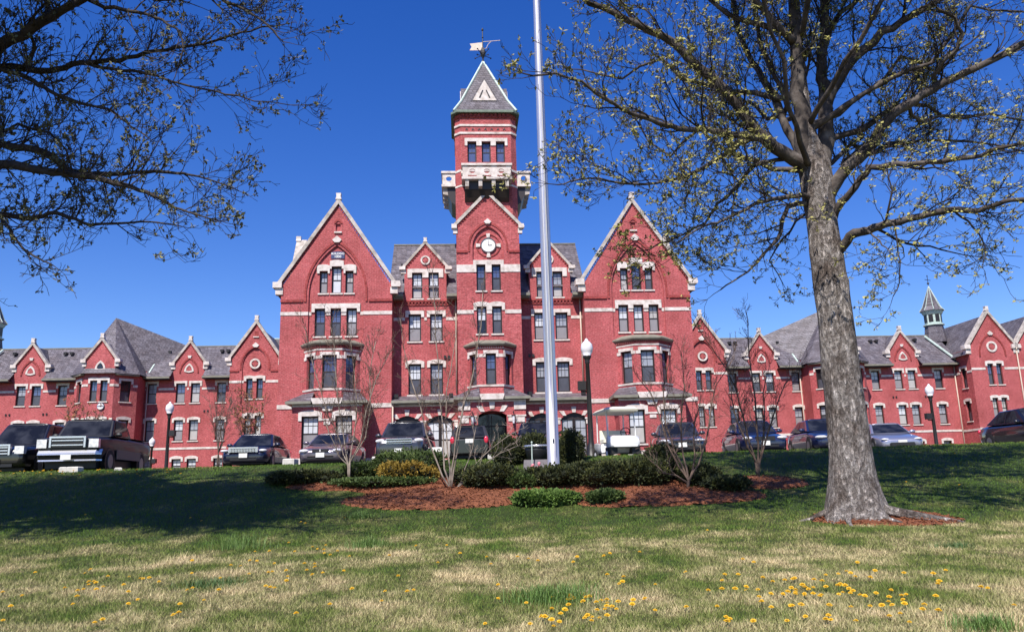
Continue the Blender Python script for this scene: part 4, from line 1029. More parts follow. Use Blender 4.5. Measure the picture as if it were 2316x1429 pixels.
    # medallions, arches and copings of the dormers
    for c in (25.8, 39.3):
        medallion(root, fr, X(c), 10.9, .42, 3)
        arch_mould(root, fr, X(c), .72, 10.5, 11.75, .12, -.06, key=.0)
        k = MB(); k.fprism(fr, [(X(c) - .1, 11.82), (X(c) + .1, 11.82), (X(c) + .17, 12.05), (X(c) - .17, 12.05)], -.1, .02); k.build('keystone', M['stone'], root)
        gable_coping(root, fr, X(c), 1.36, 11.32, 13.2, .19, d0=-.12, d1=.34, tip=.4, kn=.26, kw=.34)
        r = MB(); hw_ = 1.4
        r.add([(X(c) - hw_, D + .2, 11.2), (X(c), D + .2, 13.15), (X(c) + hw_, D + .2, 11.2), (X(c) - hw_, D + 1.6, 11.2), (X(c), D + 3.4, 13.15), (X(c) + hw_, D + 1.6, 11.2)], [(0, 1, 4, 3), (1, 2, 5, 4)])
        ro = r.build('roof', M['slate'], root)
        ck = MB()
        for s2 in (-1, 1): ck.add([(X(c) + s2*1.27, D, 10.3), (X(c) + s2*1.27, D + 1.3, 11.3), (X(c) + s2*1.27, D, 11.3)], [(0, 1, 2)])
        ck.build('dormer_cheek', M['slate'], ro)
        fl = MB(); fl.tube([(X(c) - sg*-1.46, D + .5, 10.75), (X(c) - sg*-1.46, D + 1.75, 11.95)], .07, 5); fl.build('valley_flashing', M['copper'], ro)
    f2, L2 = tfr[2]
    medallion(root, f2, L2/2, 10.75, .44, 3, dark=True)
    gable_coping(root, f2, L2/2, 1.3, 11.2, 12.95, .19, d0=-.12, d1=.34, tip=.4, kn=.26, kw=.3)
    medallion(root, fg, X(C), 10.62, .44, 4)
    arch_mould(root, fg, X(C), 1.12, 10.4, 12.05, .13, -.05, foot=.3, key=.28)
    gable_coping(root, fg, X(C), 2.1, 11.0, 14.05, .22, tip=.42, kn=.28, kw=.36)
    k = MB(); k.fbox(fg, X(C) - .24, X(C) + .24, -.09, .02, 12.85, 12.93); k.build('sill', M['stone'], root)
    k = MB(); k.fbox(fg, X(C) - .15, X(C) + .15, -.03, .01, 12.95, 13.4); k.build('arch_moulding', M['brick_dark'], root)
    # roofs
    r = MB()
    a, b = X(20.9), X(44.5)
    r.add([(a, D + .04, 10.75), (b, D + .04, 10.75), (b, D + 2.75, 13.35), (a, D + 2.75, 13.35), (b, D + 8, 9.9), (a, D + 8, 9.9)], [(0, 1, 2, 3), (3, 2, 4, 5)])
    for p, q in EAVES:
        x0, x1 = sorted((X(p), X(q))); r.add([(x0, D - .72, 10.08), (x1, D - .72, 10.08), (x1, D + .04, 10.75), (x0, D + .04, 10.75)], [(0, 1, 2, 3)])
    r.add([(X(C) - 2.2, gd + .25, 10.7), (X(C), gd + .25, 13.95), (X(C) + 2.2, gd + .25, 10.7), (X(C) - 2.2, D + 6, 10.7), (X(C), D + 6, 13.95), (X(C) + 2.2, D + 6, 10.7)], [(0, 1, 4, 3), (1, 2, 5, 4)])
    r.add([(X(15.5), D + 1.2, 11.3), (X(19.6), D + 1.2, 11.3), (X(19.6), D + 3, 13.95), (X(15.5), D + 3, 13.95)], [(0, 1, 2, 3)])
    # canted pavilion roof: a tall hipped cap
    ap = (X(T) + sg*.75, D + .9, 15.75); bk = (X(T) - sg*5.4, D + 2.9, 13.3); ob = (X(T) + sg*2.6, D + 2.4, 13.1)
    ring_ = [(X(T) + x*1.12, y - .35 if y < 21 else y, 10.12) for x, y in tp]
    vs = ring_ + [ap, bk, ob, (X(T), D + 6.5, 11.5)]
    n = len(ring_)
    fs = [(i, i + 1, n) for i in range(n - 1)]
    inn, outn = (n - 1, 0) if sg < 0 else (0, n - 1)
    fs += [(inn, n, n + 1), (outn, n, n + 2), (n, n + 1, n + 3), (n, n + 2, n + 3)]
    r.add(vs, fs)
    r.add([(X(T) - 1.35, td + .2, 11.1), (X(T), td + .2, 12.9), (X(T) + 1.35, td + .2, 11.1), (X(T) - 1.35, td + 1.5, 11.1), (X(T), td + 2.2, 12.9), (X(T) + 1.35, td + 1.5, 11.1)], [(0, 1, 4, 3), (1, 2, 5, 4)])
    # end pavilion
    for c in (46.4, 50.9):
        r.add([(X(c) - 2.25, ed + .25, 11.0), (X(c), ed + .25, 14.3), (X(c) + 2.25, ed + .25, 11.0), (X(c) - 2.25, 28, 11.0), (X(c), 28, 14.3), (X(c) + 2.25, 28, 11.0)], [(0, 1, 4, 3), (1, 2, 5, 4)])
    r.add([(X(43.8), ed - .1, 10.6), (X(43.8), 28, 10.6), (X(47.2), 28, 14.2), (X(47.2), ed + .5, 14.2)], [(0, 1, 2, 3)])
    r.build('roof', M['slate'], root)
    g = MB(); sf = MB()
    for p, q in EAVES:
        x0, x1 = sorted((X(p), X(q))); g.box(x0, x1, D - .84, D - .68, 9.96, 10.12); sf.box(x0, x1, D - .72, D - .005, 9.88, 9.955)
    for i in (1, 3):
        f, L = tfr[i]; g.fbox(f, .02, L - .02, -.34, -.04, 9.98, 10.14)
    sf.build('soffit', M['frame'], root)
    g.build('gutter', M['gutter'], root)
    rd = MB(); x0, x1 = sorted((X(21.1), X(44.0))); rd.box(x0, x1, D + 2.66, D + 2.86, 13.3, 13.4); rd.build('ridge_cap', M['gutter'], root)
    fl = MB(); fl.tube([(X(29.15), D - .2, 10.5), (X(29.0), D + 2.7, 13.3)], .09, 5); fl.tube([(X(34.9), D - .2, 10.5), (X(35.2), D + 2.7, 13.3)], .09, 5)
    fl.tube([(X(44.1), D - .4, 10.55), (X(43.1), D + 2.3, 13.2)], .1, 5); fl.tube([(X(48.65), ed + .1, 11.2), (X(48.65), ed + 4.5, 14.3)], .09, 5)
    fl.tube([(X(15.8), D + 3, 14.0), (X(19.2), D + 3, 14.0)], .08, 5); fl.build('valley_flashing', M['copper'], root)
    vp = MB()
    for u, z, k in ((23.6, 12.75, 2), (28.2, 12.7, 1), (37.4, 12.7, 2), (41.8, 12.75, 1)):
        for i in range(k): vp.box(X(u) + i*.55 - .12, X(u) + i*.55 + .12, D + 1.7, D + 2.2, z - .1, z + .14)
    vp.build('roof_vent', M['black'], root)
    wv = MB()
    for u in (37.9, 24.3, 41.0):
        for i in (0, .3): wv.box(X(u) + i - .06, X(u) + i + .06, D - .06, D + .02, 7.05, 7.22)
    wv.build('wall_vent', M['black'], root)
    downspout(root, X(29.25), D - .1, 0, 10.2); downspout(root, X(44.05), D - .1, 0, 10.2); downspout(root, X(16.95), gd - .1, 1.0, 10.6); downspout(root, X(48.65), ed - .1, 0, 11)
    # louvred cupola with spire
    cx, cy_ = X(44.5), 24.0; cu = MB(); n = 8
    o8 = lambda rr: [(cx + rr*cos(2*pi*i/n + pi/8), cy_ + rr*sin(2*pi*i/n + pi/8)) for i in range(n)]
    cu.plan(o8(1.05), 12.6, o8(.82), 14.3)
    c0 = cu.build('cupola', M['slate'], root)
    cw = MB(); cw.plan(o8(.98), 14.3, o8(.98), 14.42); cw.plan(o8(.80), 14.42, o8(.80), 15.75)
    cw.plan(o8(.86), 15.4, o8(1.02), 15.72)
    cw.build('cupola_frame', M['copper'], c0)
    lv = MB()
    for i in range(n):
        a = 2*pi*(i + .5)/n + pi/8; f = Frame(cx + cos(a)*.80*cos(pi/8), cy_ + sin(a)*.80*cos(pi/8), a + pi/2)
        lv.fbox(f, -.2, .2, -.03, .05, 14.62, 15.36)
    lv.build('louvre', M['black'], c0)
    spz = MB(); spz.plan(o8(1.12), 15.74, o8(.8), 16.2, cap=True); spz.plan(o8(.8), 16.2, o8(.03), 18.3); spz.build('spire', M['slate'], c0)
    e = MB()
    for p in o8(1): e.tube([(cx + (p[0]-cx)*1.13, cy_ + (p[1]-cy_)*1.13, 15.78), (cx + (p[0]-cx)*.81, cy_ + (p[1]-cy_)*.81, 16.22), (cx, cy_, 18.33)], .035, 4)
    e.build('hip_flashing', M['copper'], c0)
    v = MB(); v.tube([(cx, cy_, 18.2), (cx, cy_, 19.4)], .03, 5); v.ell((cx, cy_, 18.6), (.12, .12, .1), 8, 6); v.tube([(cx - .3, cy_, 19.0), (cx + .3, cy_, 18.9)], .03, 5); v.ell((cx, cy_, 19.35), (.06, .06, .1), 6, 5)
    v.build('weather_vane', M['black'], c0)
    return root
wl = wing(-1, 'two storey red brick wing with slate roof running left behind the pickup truck')
wr = wing(1, 'two storey red brick wing with slate roof and spired cupola, running right behind the maple')
# round number sign on the left canted pavilion
sg_ = MB(); f_ = Frame(-32.05 + .3, 18.1); disc(sg_, f_, .0, 7.38, .3, -.1, -.02, 18)
sgo = sg_.build('round_sign', M['navy'], wl)
sg2 = MB(); disc(sg2, f_, 0, 7.38, .26, -.112, -.103, 18); sg2.build('sign_face', M['white'], sgo)
sg3 = MB(); sg3.fbox(f_, -.24, .24, -.122, -.114, 7.34, 7.42); sg3.build('sign_stripe', M['navy'], sgo)
# ------------------------------------------------------------------ vehicles
import numpy as np
def loft_body(mb, L, W, st, mi=0):
    """st: (t, half width factor, z bottom, z top)"""
    prof = [(0.0, 1.0), (0.55, 1.0), (0.84, 0.965), (0.955, 0.86), (1.0, 0.60), (0.995, 0.30), (0.94, 0.06), (0.86, 0.0), (0.0, 0.0)]
    full = prof[:-1] + [(0.0, 0.0)] + [(-a, b) for a, b in prof[-2:0:-1]]
    n = len(full); vs = []; fs = []
    for t, hf, zb, zt in st:
        for a, b in full: vs.append((a * hf * W / 2, -L / 2 + t * L, zb + (zt - zb) * b))
    for i in range(len(st) - 1):
        for j in range(n): fs.append((i*n + j, i*n + (j+1) % n, (i+1)*n + (j+1) % n, (i+1)*n + j))
    fs.append(tuple(range(n))[::-1]); fs.append(tuple((len(st)-1)*n + j for j in range(n)))
    mb.add(vs, fs, mi)
def quad_patch(P, u0, u1, v0, v1, off):
    """sub-rectangle of quad P (bl, br, tr, tl), pushed out along its normal"""
    a, b, c, d = [Vector(p) for p in P]
    nrm = (b - a).cross(d - a).normalized()
    f = lambda u, v: (a * (1-u) * (1-v) + b * u * (1-v) + c * u * v + d * (1-u) * v) + nrm * off
    return [f(u0, v0), f(u1, v0), f(u1, v1), f(u0, v1)]
STY = {
 'sedan': dict(L=4.75, W=1.80, H=1.43, wr=.32, st=[(0,.72,.34,.56),(.012,.84,.26,.64),(.05,.94,.21,.71),(.13,.985,.19,.79),(.24,1,.19,.88),(.30,1,.19,.93),(.6,1,.2,.96),(.8,1,.2,.99),(.93,.97,.24,.98),(.985,.9,.3,.9),(1,.8,.36,.7)], gh=(.265,.43,.69,.86), belt=(.905,.985), w=(.90,.70)),
 'coupe': dict(L=4.4, W=1.71, H=1.30, wr=.30, st=[(0,.70,.30,.50),(.012,.84,.24,.56),(.05,.94,.20,.62),(.13,.985,.18,.70),(.26,1,.18,.80),(.33,1,.18,.85),(.6,1,.2,.9),(.8,1,.2,.94),(.93,.97,.24,.93),(.985,.9,.3,.86),(1,.8,.36,.7)], gh=(.29,.47,.66,.9), belt=(.83,.93), w=(.88,.66)),
 'suv': dict(L=4.78, W=1.84, H=1.68, wr=.37, st=[(0,.76,.42,.78),(.012,.87,.32,.90),(.05,.95,.27,.97),(.13,.985,.25,1.03),(.22,1,.25,1.08),(.28,1,.25,1.10),(.6,1,.25,1.12),(.85,1,.27,1.14),(.95,.97,.3,1.12),(1,.9,.38,1.0)], gh=(.235,.37,.90,.975), belt=(1.07,1.12), w=(.91,.74)),
 'hatch': dict(L=4.0, W=1.68, H=1.53, wr=.30, st=[(0,.72,.36,.62),(.012,.84,.26,.74),(.05,.94,.22,.82),(.13,.985,.2,.90),(.2,1,.2,.95),(.6,1,.2,.99),(.88,1,.24,1.02),(.97,.96,.3,1.0),(1,.90,.36,.92)], gh=(.16,.34,.90,.985), belt=(.92,1.0), w=(.92,.74)),
 'pickup': dict(L=5.9, W=1.96, H=1.92, wr=.40, st=[(0,.90,.55,1.12),(.01,.95,.50,1.17),(.04,.98,.48,1.20),(.12,.995,.46,1.23),(.24,1,.46,1.27),(.3,1,.46,1.29),(.6,1,.46,1.30),(.98,1,.5,1.30),(1,.98,.55,1.26)], gh=(.235,.325,.545,.60), belt=(1.26,1.29), w=(.92,.80)),
}
def car(name, label, cat, style, x, y, rz, col, z=None, group='cars parked on the lot', **k):
    s = dict(STY[style]); s.update({q: k[q] for q in ('L', 'W', 'H') if q in k})
    L, W, H, wr = s['L'], s['W'], s['H'], s['wr']
    root = thing(name, label, cat, (x, y, (gz(x, y) + .012 if z is None else z)), rz, group)
    b = MB(); loft_body(b, L, W, s['st'], 0)
    y0, y1, y2, y3 = [-L/2 + t * L for t in s['gh']]; zb0, zb1 = s['belt']; wb, wt = s['w'][0]*W/2, s['w'][1]*W/2
    zt = H - .05
    B = [(-wb, y0, zb0), (wb, y0, zb0), (wb, y3, zb1), (-wb, y3, zb1)]; T = [(-wt, y1, zt), (wt, y1, zt), (wt, y2, zt), (-wt, y2, zt)]
    n0 = len(b.v)
    # bowed roof: an extra row in the middle
    cr = [(-wt*.62, y1 - .05, H - .01), (wt*.62, y1 - .05, H - .01), (wt*.62, y2 + .05, H - .01), (-wt*.62, y2 + .05, H - .01)]
    b.add(B + T + cr, [(0,1,5,4),(1,2,6,5),(2,3,7,6),(3,0,4,7),(4,5,9,8),(5,6,10,9),(6,7,11,10),(7,4,8,11),(8,9,10,11)])
    body = b.build('body', col, root, False)
    body.data.polygons.foreach_set('use_smooth', [True] * len(body.data.polygons)); body.data.set_sharp_from_angle(angle=radians(48))
    bv = body.modifiers.new('round', 'BEVEL'); bv.width = .05; bv.segments = 3; bv.limit_method = 'ANGLE'; bv.angle_limit = radians(24)
    ub = MB(); ub.box(-W*.40, W*.40, -L*.44, L*.44, .17, max(.3, s['st'][6][2] + .05)); ub.build('underbody', M['trim'], root)
    def glass(nm, P, u0, u1, v0, v1):
        m = MB(); m.add(quad_patch(P, u0, u1, v0, v1, .012), [(0,1,2,3)]); m.add(quad_patch(P, u0, u1, v0, v1, -.01), [(0,1,2,3)]); m.f += [(0,1,5,4),(1,2,6,5),(2,3,7,6),(3,0,4,7)]; m.m += [0]*4
        return m.build(nm, M['carglass'], root)
    glass('windshield', (B[0], B[1], T[1], T[0]), .055, .945, .06, .95)
    glass('rear_window', (B[2], B[3], T[3], T[2]), .08, .92, .1, .92)
    for P in ((B[1], B[2], T[2], T[1]), (B[3], B[0], T[0], T[3])):
        fl = P[0][0] < 0
        if style == 'pickup' or style == 'coupe': rs = [(.12, .86)]
        elif style in ('sedan',): rs = [(.15, .50), (.54, .84)]
        else: rs = [(.12, .40), (.43, .68), (.71, .92)]
        for u0, u1 in rs:
            if fl: u0, u1 = 1 - u1, 1 - u0
            glass('side_window', P, u0, u1, .10, .90)
    for ty in (.19, .79):
        yy = -L/2 + ty * L
        for sx in (-1, 1):
            wx = sx * (W/2 - .10)
            wm = MB(); wm.lathe([(wr*.62, -.115), (wr*.94, -.11), (wr, -.07), (wr, .07), (wr*.94, .11), (wr*.62, .115)], (wx, yy, wr), 18, 0, 'x')
            wo = wm.build('wheel', M['rubber'], root, False)
            rm = MB(); cx = wx + sx * .118
            rm.lathe([(wr*.62, -.006), (wr*.58, .006)], (cx, yy, wr), 16, 0, 'x')
            rm.build('rim', M['rim'], wo)
            am = MB(); am.lathe([(wr*1.16, -.012), (wr*1.16, .010)], (sx * W/2 * .992, yy, wr*1.04), 18, 0, 'x'); am.build('wheel_arch', M['trim'], root)
    fy = -L/2
    hl = k.get('hl', (.68, .07, .63, .21, .13, .075))
    hx, hy, hz, rx, ry, rzz = hl
    ry_face = k.get('rear', False)
    if not ry_face:
        for sx in (-1, 1):
            m = MB()
            if k.get('boxlamp'): m.box(sx*hx - rx, sx*hx + rx, fy + hy - ry, fy + hy + ry, hz - rzz, hz + rzz)
            else: m.ell((sx*hx, fy + hy, hz), (rx, ry, rzz), 14, 10)
            ho = m.build('headlight', M['headlight'], root, not k.get('boxlamp'))
    g = k.get('grille', (.42, .03, .60, .07, 'h', 2, 'trim', 'chrome'))
    if g:
        gw, gy, gzz, gh_, di, nb, m1, m2 = g
        m = MB(); m.box(-gw, gw, fy + gy - .05, fy + gy + .12, gzz - gh_, gzz + gh_); go = m.build('grille', M[m1], root)
        m = MB()
        for i in range(nb):
            if di == 'h': zz = gzz - gh_ + 2*gh_*(i + .5)/nb; m.box(-gw + .02, gw - .02, fy + gy - .07, fy + gy - .052, zz - .018, zz + .018)
            else: xx = -gw + 2*gw*(i + .5)/nb; m.box(xx - .018, xx + .018, fy + gy - .07, fy + gy - .052, gzz - gh_ + .01, gzz + gh_ - .01)
        if k.get('surround'):
            m.box(-gw - .06, gw + .06, fy + gy - .08, fy + gy + .05, gzz + gh_, gzz + gh_ + .06); m.box(-gw - .06, -gw, fy + gy - .078, fy + gy + .05, gzz - gh_, gzz + gh_ - .002); m.box(gw, gw + .06, fy + gy - .078, fy + gy + .05, gzz - gh_, gzz + gh_ - .002)
        if nb: m.build('grille_bar', M[m2], go)
    bp = k.get('bumper')
    m = MB()
    if bp == 'chrome':
        pts = [(-1.02*W/2, fy + .16), (-.9*W/2, fy - .08), (.9*W/2, fy - .08), (1.02*W/2, fy + .16)]
        up_ = lambda e: [(p[0], p[1] + e) for p in pts]
        m.plan(up_(.0), .60, up_(.01), .66, cap=False); m.plan(up_(.01), .66, up_(.11), .78); m.build('bumper', M['chrome'], root); m = MB(); m.plan(up_(.10), .42, up_(.03), .598, cap=False); m.build('bumper_valance', M['trim'], root); m = MB(); m.plan(up_(.075), .40, up_(.085), .45)
        m.build('bumper', M['chrome'], root)
    else:
        m.box(-.55*W/2, .55*W/2, fy + .0, fy + .1, .30, .40); m.build('air_intake', M['trim'], root)
    py, pz = (L/2 + .012, .86) if ry_face else (fy + k.get('py', -.02), k.get('pz', .47))
    m = MB(); m.box(-.16, .16, py - .02, py + .0, pz - .085, pz + .085); m.build('license_plate', M['plate'], root)
    for sx in (-1, 1):
        m = MB(); m.ell((sx*(wb + .13), y0 + .28, zb0 + .07), (.12, .06, .075), 10, 8); m.tube([(sx*wb*.97, y0 + .3, zb0 + .02), (sx*(wb + .1), y0 + .29, zb0 + .05)], .03, 6)
        m.build('mirror', k.get('mirror_mat', col), root, True)
        m = MB(); m.ell((sx*W/2*.82, L/2 - .035, k.get('tz', .78)), (.10, .06, k.get('th', .1)), 10, 8); m.build('taillight', M['taillight'], root, True)
    return root, body
PAINT = dict(truck=flat_mat('truck_black_paint', (.006, .007, .014), .42, coat=.15, spec=.25, var=.05), navy=paint('navy_paint', (.010, .013, .034)), black=paint('black_paint', (.008, .007, .008)), greyp=paint('grey_purple_paint', (.15, .125, .15), .5),
             dgrey=paint('dark_grey_paint', (.062, .062, .072), .5), blue=paint('dark_blue_paint', (.014, .020, .062), .3), silver=paint('silver_paint', (.36, .36, .44), .6),
             dblue=paint('midnight_blue_paint', (.009, .010, .026), .3), white=paint('white_car_paint', (.7, .7, .74), .1))
def cx_(px, Y): return (px - 1158) / 1800 * Y
# front bumpers stand at Yf; the body centre is half a length behind
def park(px, Yf, L, rz=0.0):
    x = at(px, 1050, Yf).x
    return x - sin(rz) * L/2, Yf + cos(rz) * L/2
x, y = park(-12, 27.0, 5.2, radians(4))
car('suv', 'black full size vehicle, its chrome grille cut by the frame, beside the navy pickup', 'car', 'suv', x, y, radians(4), PAINT['black'], L=5.2, W=2.0, H=1.92, grille=(.42, .0, .84, .15, 'h', 3, 'trim', 'chrome'), surround=True, boxlamp=True, hl=(.74, .10, .86, .15, .1, .13))
STY['suv']['belt'] = (1.07, 1.12)
x, y = park(150, 26.3, 5.5, radians(8))
pk, _ = car('pickup_truck', 'dark navy pickup truck with wide chrome grille and cab marker lamps', 'pickup truck', 'pickup', x, y, radians(8), PAINT['truck'], L=5.5, grille=(.50, .0, .99, .15, 'h', 2, 'trim', 'chrome'), surround=True, boxlamp=True, hl=(.80, .05, .97, .15, .09, .14), bumper='chrome', pz=.52, py=-.11, tz=1.05, th=.2, mirror_mat=M['trim'])
m = MB()
for i in range(5): m.box(-.62 + .31*i - .05, -.62 + .31*i + .05, -5.5/2 + .33*5.5, -5.5/2 + .33*5.5 + .08, 1.90, 1.95)
for o in [m]: o.build('marker_lamp', M['cream'], pk)
m = MB()
for s_ in (-1, 1): m.box(s_*1.012 - .012, s_*1.012 + .012, -1.2, 1.35, .50, .82)
m.build('lower_panel', flat_mat('grey_lower_paint', (.10, .09, .09), .5), pk)
m = MB(); m.box(-.86, .86, .70, 2.64, 1.31, 1.318); m.build('truck_bed', M['trim'], pk)
x, y = park(549, 31.5, 4.9, radians(4))
car('sedan', 'dark blue luxury sedan with a bright toothed chrome grille, nose on the kerb', 'car', 'sedan', x, y, radians(4), PAINT['navy'], L=4.9, W=1.86, H=1.48, grille=(.50, .02, .68, .075, 'v', 17, 'trim', 'chrome'), surround=True, hl=(.74, .06, .68, .16, .1, .06), pz=.49)
x, y = park(724, 30.0, 4.7, 0)
car('sedan', 'purple grey sedan with twin nostril grille parked before the ground floor bay', 'car', 'sedan', x, y, 0, PAINT['greyp'], W=1.77, H=1.38, grille=(.30, .02, .60, .055, 'v', 1, 'trim', 'plate'), hl=(.62, .06, .60, .19, .13, .075), pz=.44)
x, y = park(902, 28.8, 4.78, 0)
car('suv', 'dark grey crossover with a shining grille, nosed up to the green juniper', 'car', 'suv', x, y, 0, PAINT['dgrey'], grille=(.46, .02, .84, .09, 'h', 2, 'chrome', 'trim'), hl=(.68, .15, .86, .19, .14, .085), pz=.5)
x = at(1062, 1045, 32.8).x
car('hatchback', 'small black hatchback backed in with red tail lamps towards the flagpole', 'car', 'hatch', x, 32.8 + 2.0, pi, PAINT['black'], rear=True, grille=None, tz=.88, th=.16)
x, y = park(1222, 31.0, 4.7, 0)
car('suv', 'dark vehicle mostly hidden by the round yews behind the flagpole', 'car', 'suv', x, y, 0, PAINT['black'], H=1.62, hl=(.62, .05, .8, .2, .1, .07), grille=(.4, .02, .72, .06, 'h', 1, 'trim', 'trim'), pz=.5)
x, y = park(1547, 30.5, 4.7, radians(-6))
car('sedan', 'grey sedan behind the bare branches next to the golf cart', 'car', 'sedan', x, y, radians(-6), PAINT['dgrey'], W=1.82, H=1.47, grille=(.36, .02, .58, .05, 'h', 1, 'trim', 'trim'), hl=(.66, .07, .62, .2, .13, .06), pz=.46)
x, y = park(1736, 31.0, 4.7, radians(-4))
car('sedan', 'dark blue sedan with split grille and white plate behind the forked bare shrub', 'car', 'sedan', x, y, radians(-4), PAINT['blue'], H=1.46, grille=(.36, .0, .62, .08, 'v', 1, 'trim', 'chrome'), hl=(.66, .07, .64, .2, .13, .075), pz=.44)
x, y = park(1902, 31.0, 4.6, radians(-5))
car('sedan', 'dark blue sedan half hidden by the maple trunk', 'car', 'sedan', x, y, radians(-5), PAINT['blue'], H=1.46, hl=(.62, .07, .62, .24, .13, .07))
x, y = park(2048, 31.0, 4.4, radians(-9))
car('coupe', 'low silver coupe with small twin headlamps, parked beyond the maple trunk', 'car', 'coupe', x, y, radians(-9), PAINT['silver'], grille=(.42, .0, .36, .06, 'h', 0, 'trim', 'trim'), hl=(.60, .07, .55, .15, .1, .05), pz=.42)
x, y = park(2172, 40.0, 4.5, radians(0))
car('sedan', 'pale car whose roof just shows over the lawn crest by the lamp post', 'car', 'sedan', x, y, radians(-30), PAINT['white'], z=at(2172, 1000, 40.0).z - 1.45)
car('sedan', 'black sedan at the end of the row past the lamp post, cut by the frame', 'car', 'sedan', 19.55, 30.45, radians(-4), PAINT['black'], z=.88, L=4.8, H=1.52)

# golf cart
gx = at(1404, 1035, 28.0).x
gc = thing('golf_cart', 'white golf cart with cream canopy and clear windscreen on the lot edge', 'golf cart', (gx, 29.0, gz(gx, 29.0)), radians(9), None)
m = MB(); loft_body(m, 2.3, 1.16, [(0,.78,.46,.66),(.02,.9,.44,.76),(.08,.97,.44,.84),(.18,1,.42,.88),(.21,.96,.3,.86),(.24,.96,.26,.36),(.5,.96,.26,.36),(.52,.98,.28,.64),(.95,.98,.3,.72),(1,.9,.36,.66)])
go = m.build('body', paint('white_cart_paint', (.8, .79, .76), 0.0), gc, True); go.data.set_sharp_from_angle(angle=radians(35))
m = MB(); q0 = [(-.56, -.95), (.56, -.95), (.62, -.75), (.62, .75), (.5, .9), (-.5, .9), (-.62, .75), (-.62, -.75)]
m.plan(q0, 1.70, [(a*1.04, b*1.03) for a, b in q0], 1.77); m.plan([(a*1.04, b*1.03) for a, b in q0], 1.772, [(a*.85, b*.88) for a, b in q0], 1.85); m.plan([(a*.85, b*.88) for a, b in q0], 1.852, [(a*.45, b*.55) for a, b in q0], 1.90); m.build('canopy', M['cream'], gc)
for sx in (-1, 1):
    m = MB(); m.tube([(sx*.50, -.74, .84), (sx*.50, -.62, 1.72)], .025, 6); m.build('canopy_post', M['white'], gc)
    m = MB(); m.tube([(sx*.50, .72, .70), (sx*.50, .66, 1.72)], .025, 6); m.build('canopy_post', M['white'], gc)
    for yy in (-.82, .78):
        m = MB(); m.lathe([(.13, -.09), (.22, -.085), (.225, 0), (.22, .085), (.13, .09)], (sx*.50, yy, .225), 14, 0, 'x'); w_ = m.build('wheel', M['rubber'], gc)
        m = MB(); m.lathe([(.12, -.004), (.11, .006)], (sx*.50 + sx*.094, yy, .225), 12, 0, 'x'); m.build('rim', M['white'], w_)
    m = MB(); m.box(*sorted((sx*.26, sx*.56)), -1.02, -.5, .22, .46); m.build('wheel_arch', M['trim'], gc)
m = MB(); m.box(-.47, .47, -.76, -.745, .9, 1.66); m.build('windscreen', M['clear'], gc)
m = MB(); m.box(-.48, .48, -.05, .42, .66, .78); m.box(-.48, .48, .43, .52, .7, 1.12); m.build('seat', M['cream'], gc)
m = MB()
n = 14
m.tube([(.2 + .17*cos(2*pi*i/n), -.5 - .06*sin(2*pi*i/n), 1.0 + .15*sin(2*pi*i/n)) for i in range(n+1)], .018, 5); m.tube([(.2, -.5, 1.0), (.2, -.7, .84)], .02, 5); m.tube([(.04, -.5, 1.0), (.36, -.5, 1.0)], .014, 5); m.build('steering_wheel', M['black'], gc)

# ------------------------------------------------------------------ lamps, flagpole, small things
def lamp(label, x, y, h, side, z=None):
    z = gz(x, y) if z is None else z
    t = thing('street_lamp', label, 'street lamp', (x, y, z), 0, 'black lamp posts with acorn globes')
    p = MB(); p.lathe([(.24, 0), (.24, .12), (.2, .16), (.17, .5), (.13, .6), (.105, .75), (.075, h - .95), (.11, h - .9), (.085, h - .85), (.13, h - .74), (.17, h - .68), (.15, h - .64)], (0, 0, 0), 14)
    p.build('post', M['black'], t, True)
    g = MB(); g.lathe([(.13, -.64), (.21, -.5), (.235, -.36), (.21, -.2), (.12, -.1), (.07, -.07), (.07, -.03), (.02, .03)], (0, 0, h), 16); g.build('globe', M['globe'], t, True)
    f = MB(); f.box(*sorted((side*.10, side*.40)), -.16, .14, h - 1.95, h - 1.62); f.tube([(0, 0, h - 2.0), (side*.28, 0, h - 2.0), (side*.28, 0, h - 1.93)], .03, 6); f.build('floodlight', M['black'], t)
    return t
lamp('black lamp post with white acorn globe standing beside the golf cart', 2.82, 30.0, 4.62, -1)
lamp('tall black lamp post with a pale globe in front of the wing beyond the pickup', at(385, 910, 46).x, 46.0, 5.26 - gz(-19.9, 46) + .02, 1)
lamp('small distant lamp post with its globe just over the pickup tailgate', at(345, 990, 62).x, 62.0, 4.39 - gz(-28, 62) + .02, 1)
lamp('black lamp post with globe beside the silver coupe in front of the spired wing', at(2100, 870, 45).x, 45.0, 5.0 - gz(23.4, 45) + .02, -1)

fpy = 22.0; fpx = at(1252, 1050, fpy).x; fz = gz(fpx, fpy)
fp_ = thing('flagpole', 'tall tapering silver aluminium flagpole rising from the dark yews', 'flagpole', (fpx, fpy, fz))
m = MB(); m.lathe([(.163, 0), (.161, 3), (.148, 7), (.119, 13), (.09, 18), (.065, 21)], (0, 0, 0), 28); m.build('pole', M['alu'], fp_, True)
m = MB(); m.lathe([(.28, 0), (.27, .06), (.18, .12)], (0, 0, 0.02), 24); m.build('collar', M['alu'], fp_, True)
m = MB(); m.ell((0, 0, 21.12), (.13, .13, .13), 14, 10); m.build('ball_finial', M['alu'], fp_, True)
m = MB(); m.tube([(.04, -.26, .7), (.03, -.21, 10), (.02, -.16, 20.6)], .006, 5); m.tube([(-.04, -.26, .7), (-.05, -.21, 10), (-.03, -.16, 20.6)], .006, 5); m.build('halyard_rope', M['white'], fp_)
m = MB(); m.box(-.02, .02, -.195, -.15, .95, 1.03); m.build('halyard_cleat', M['black'], fp_)

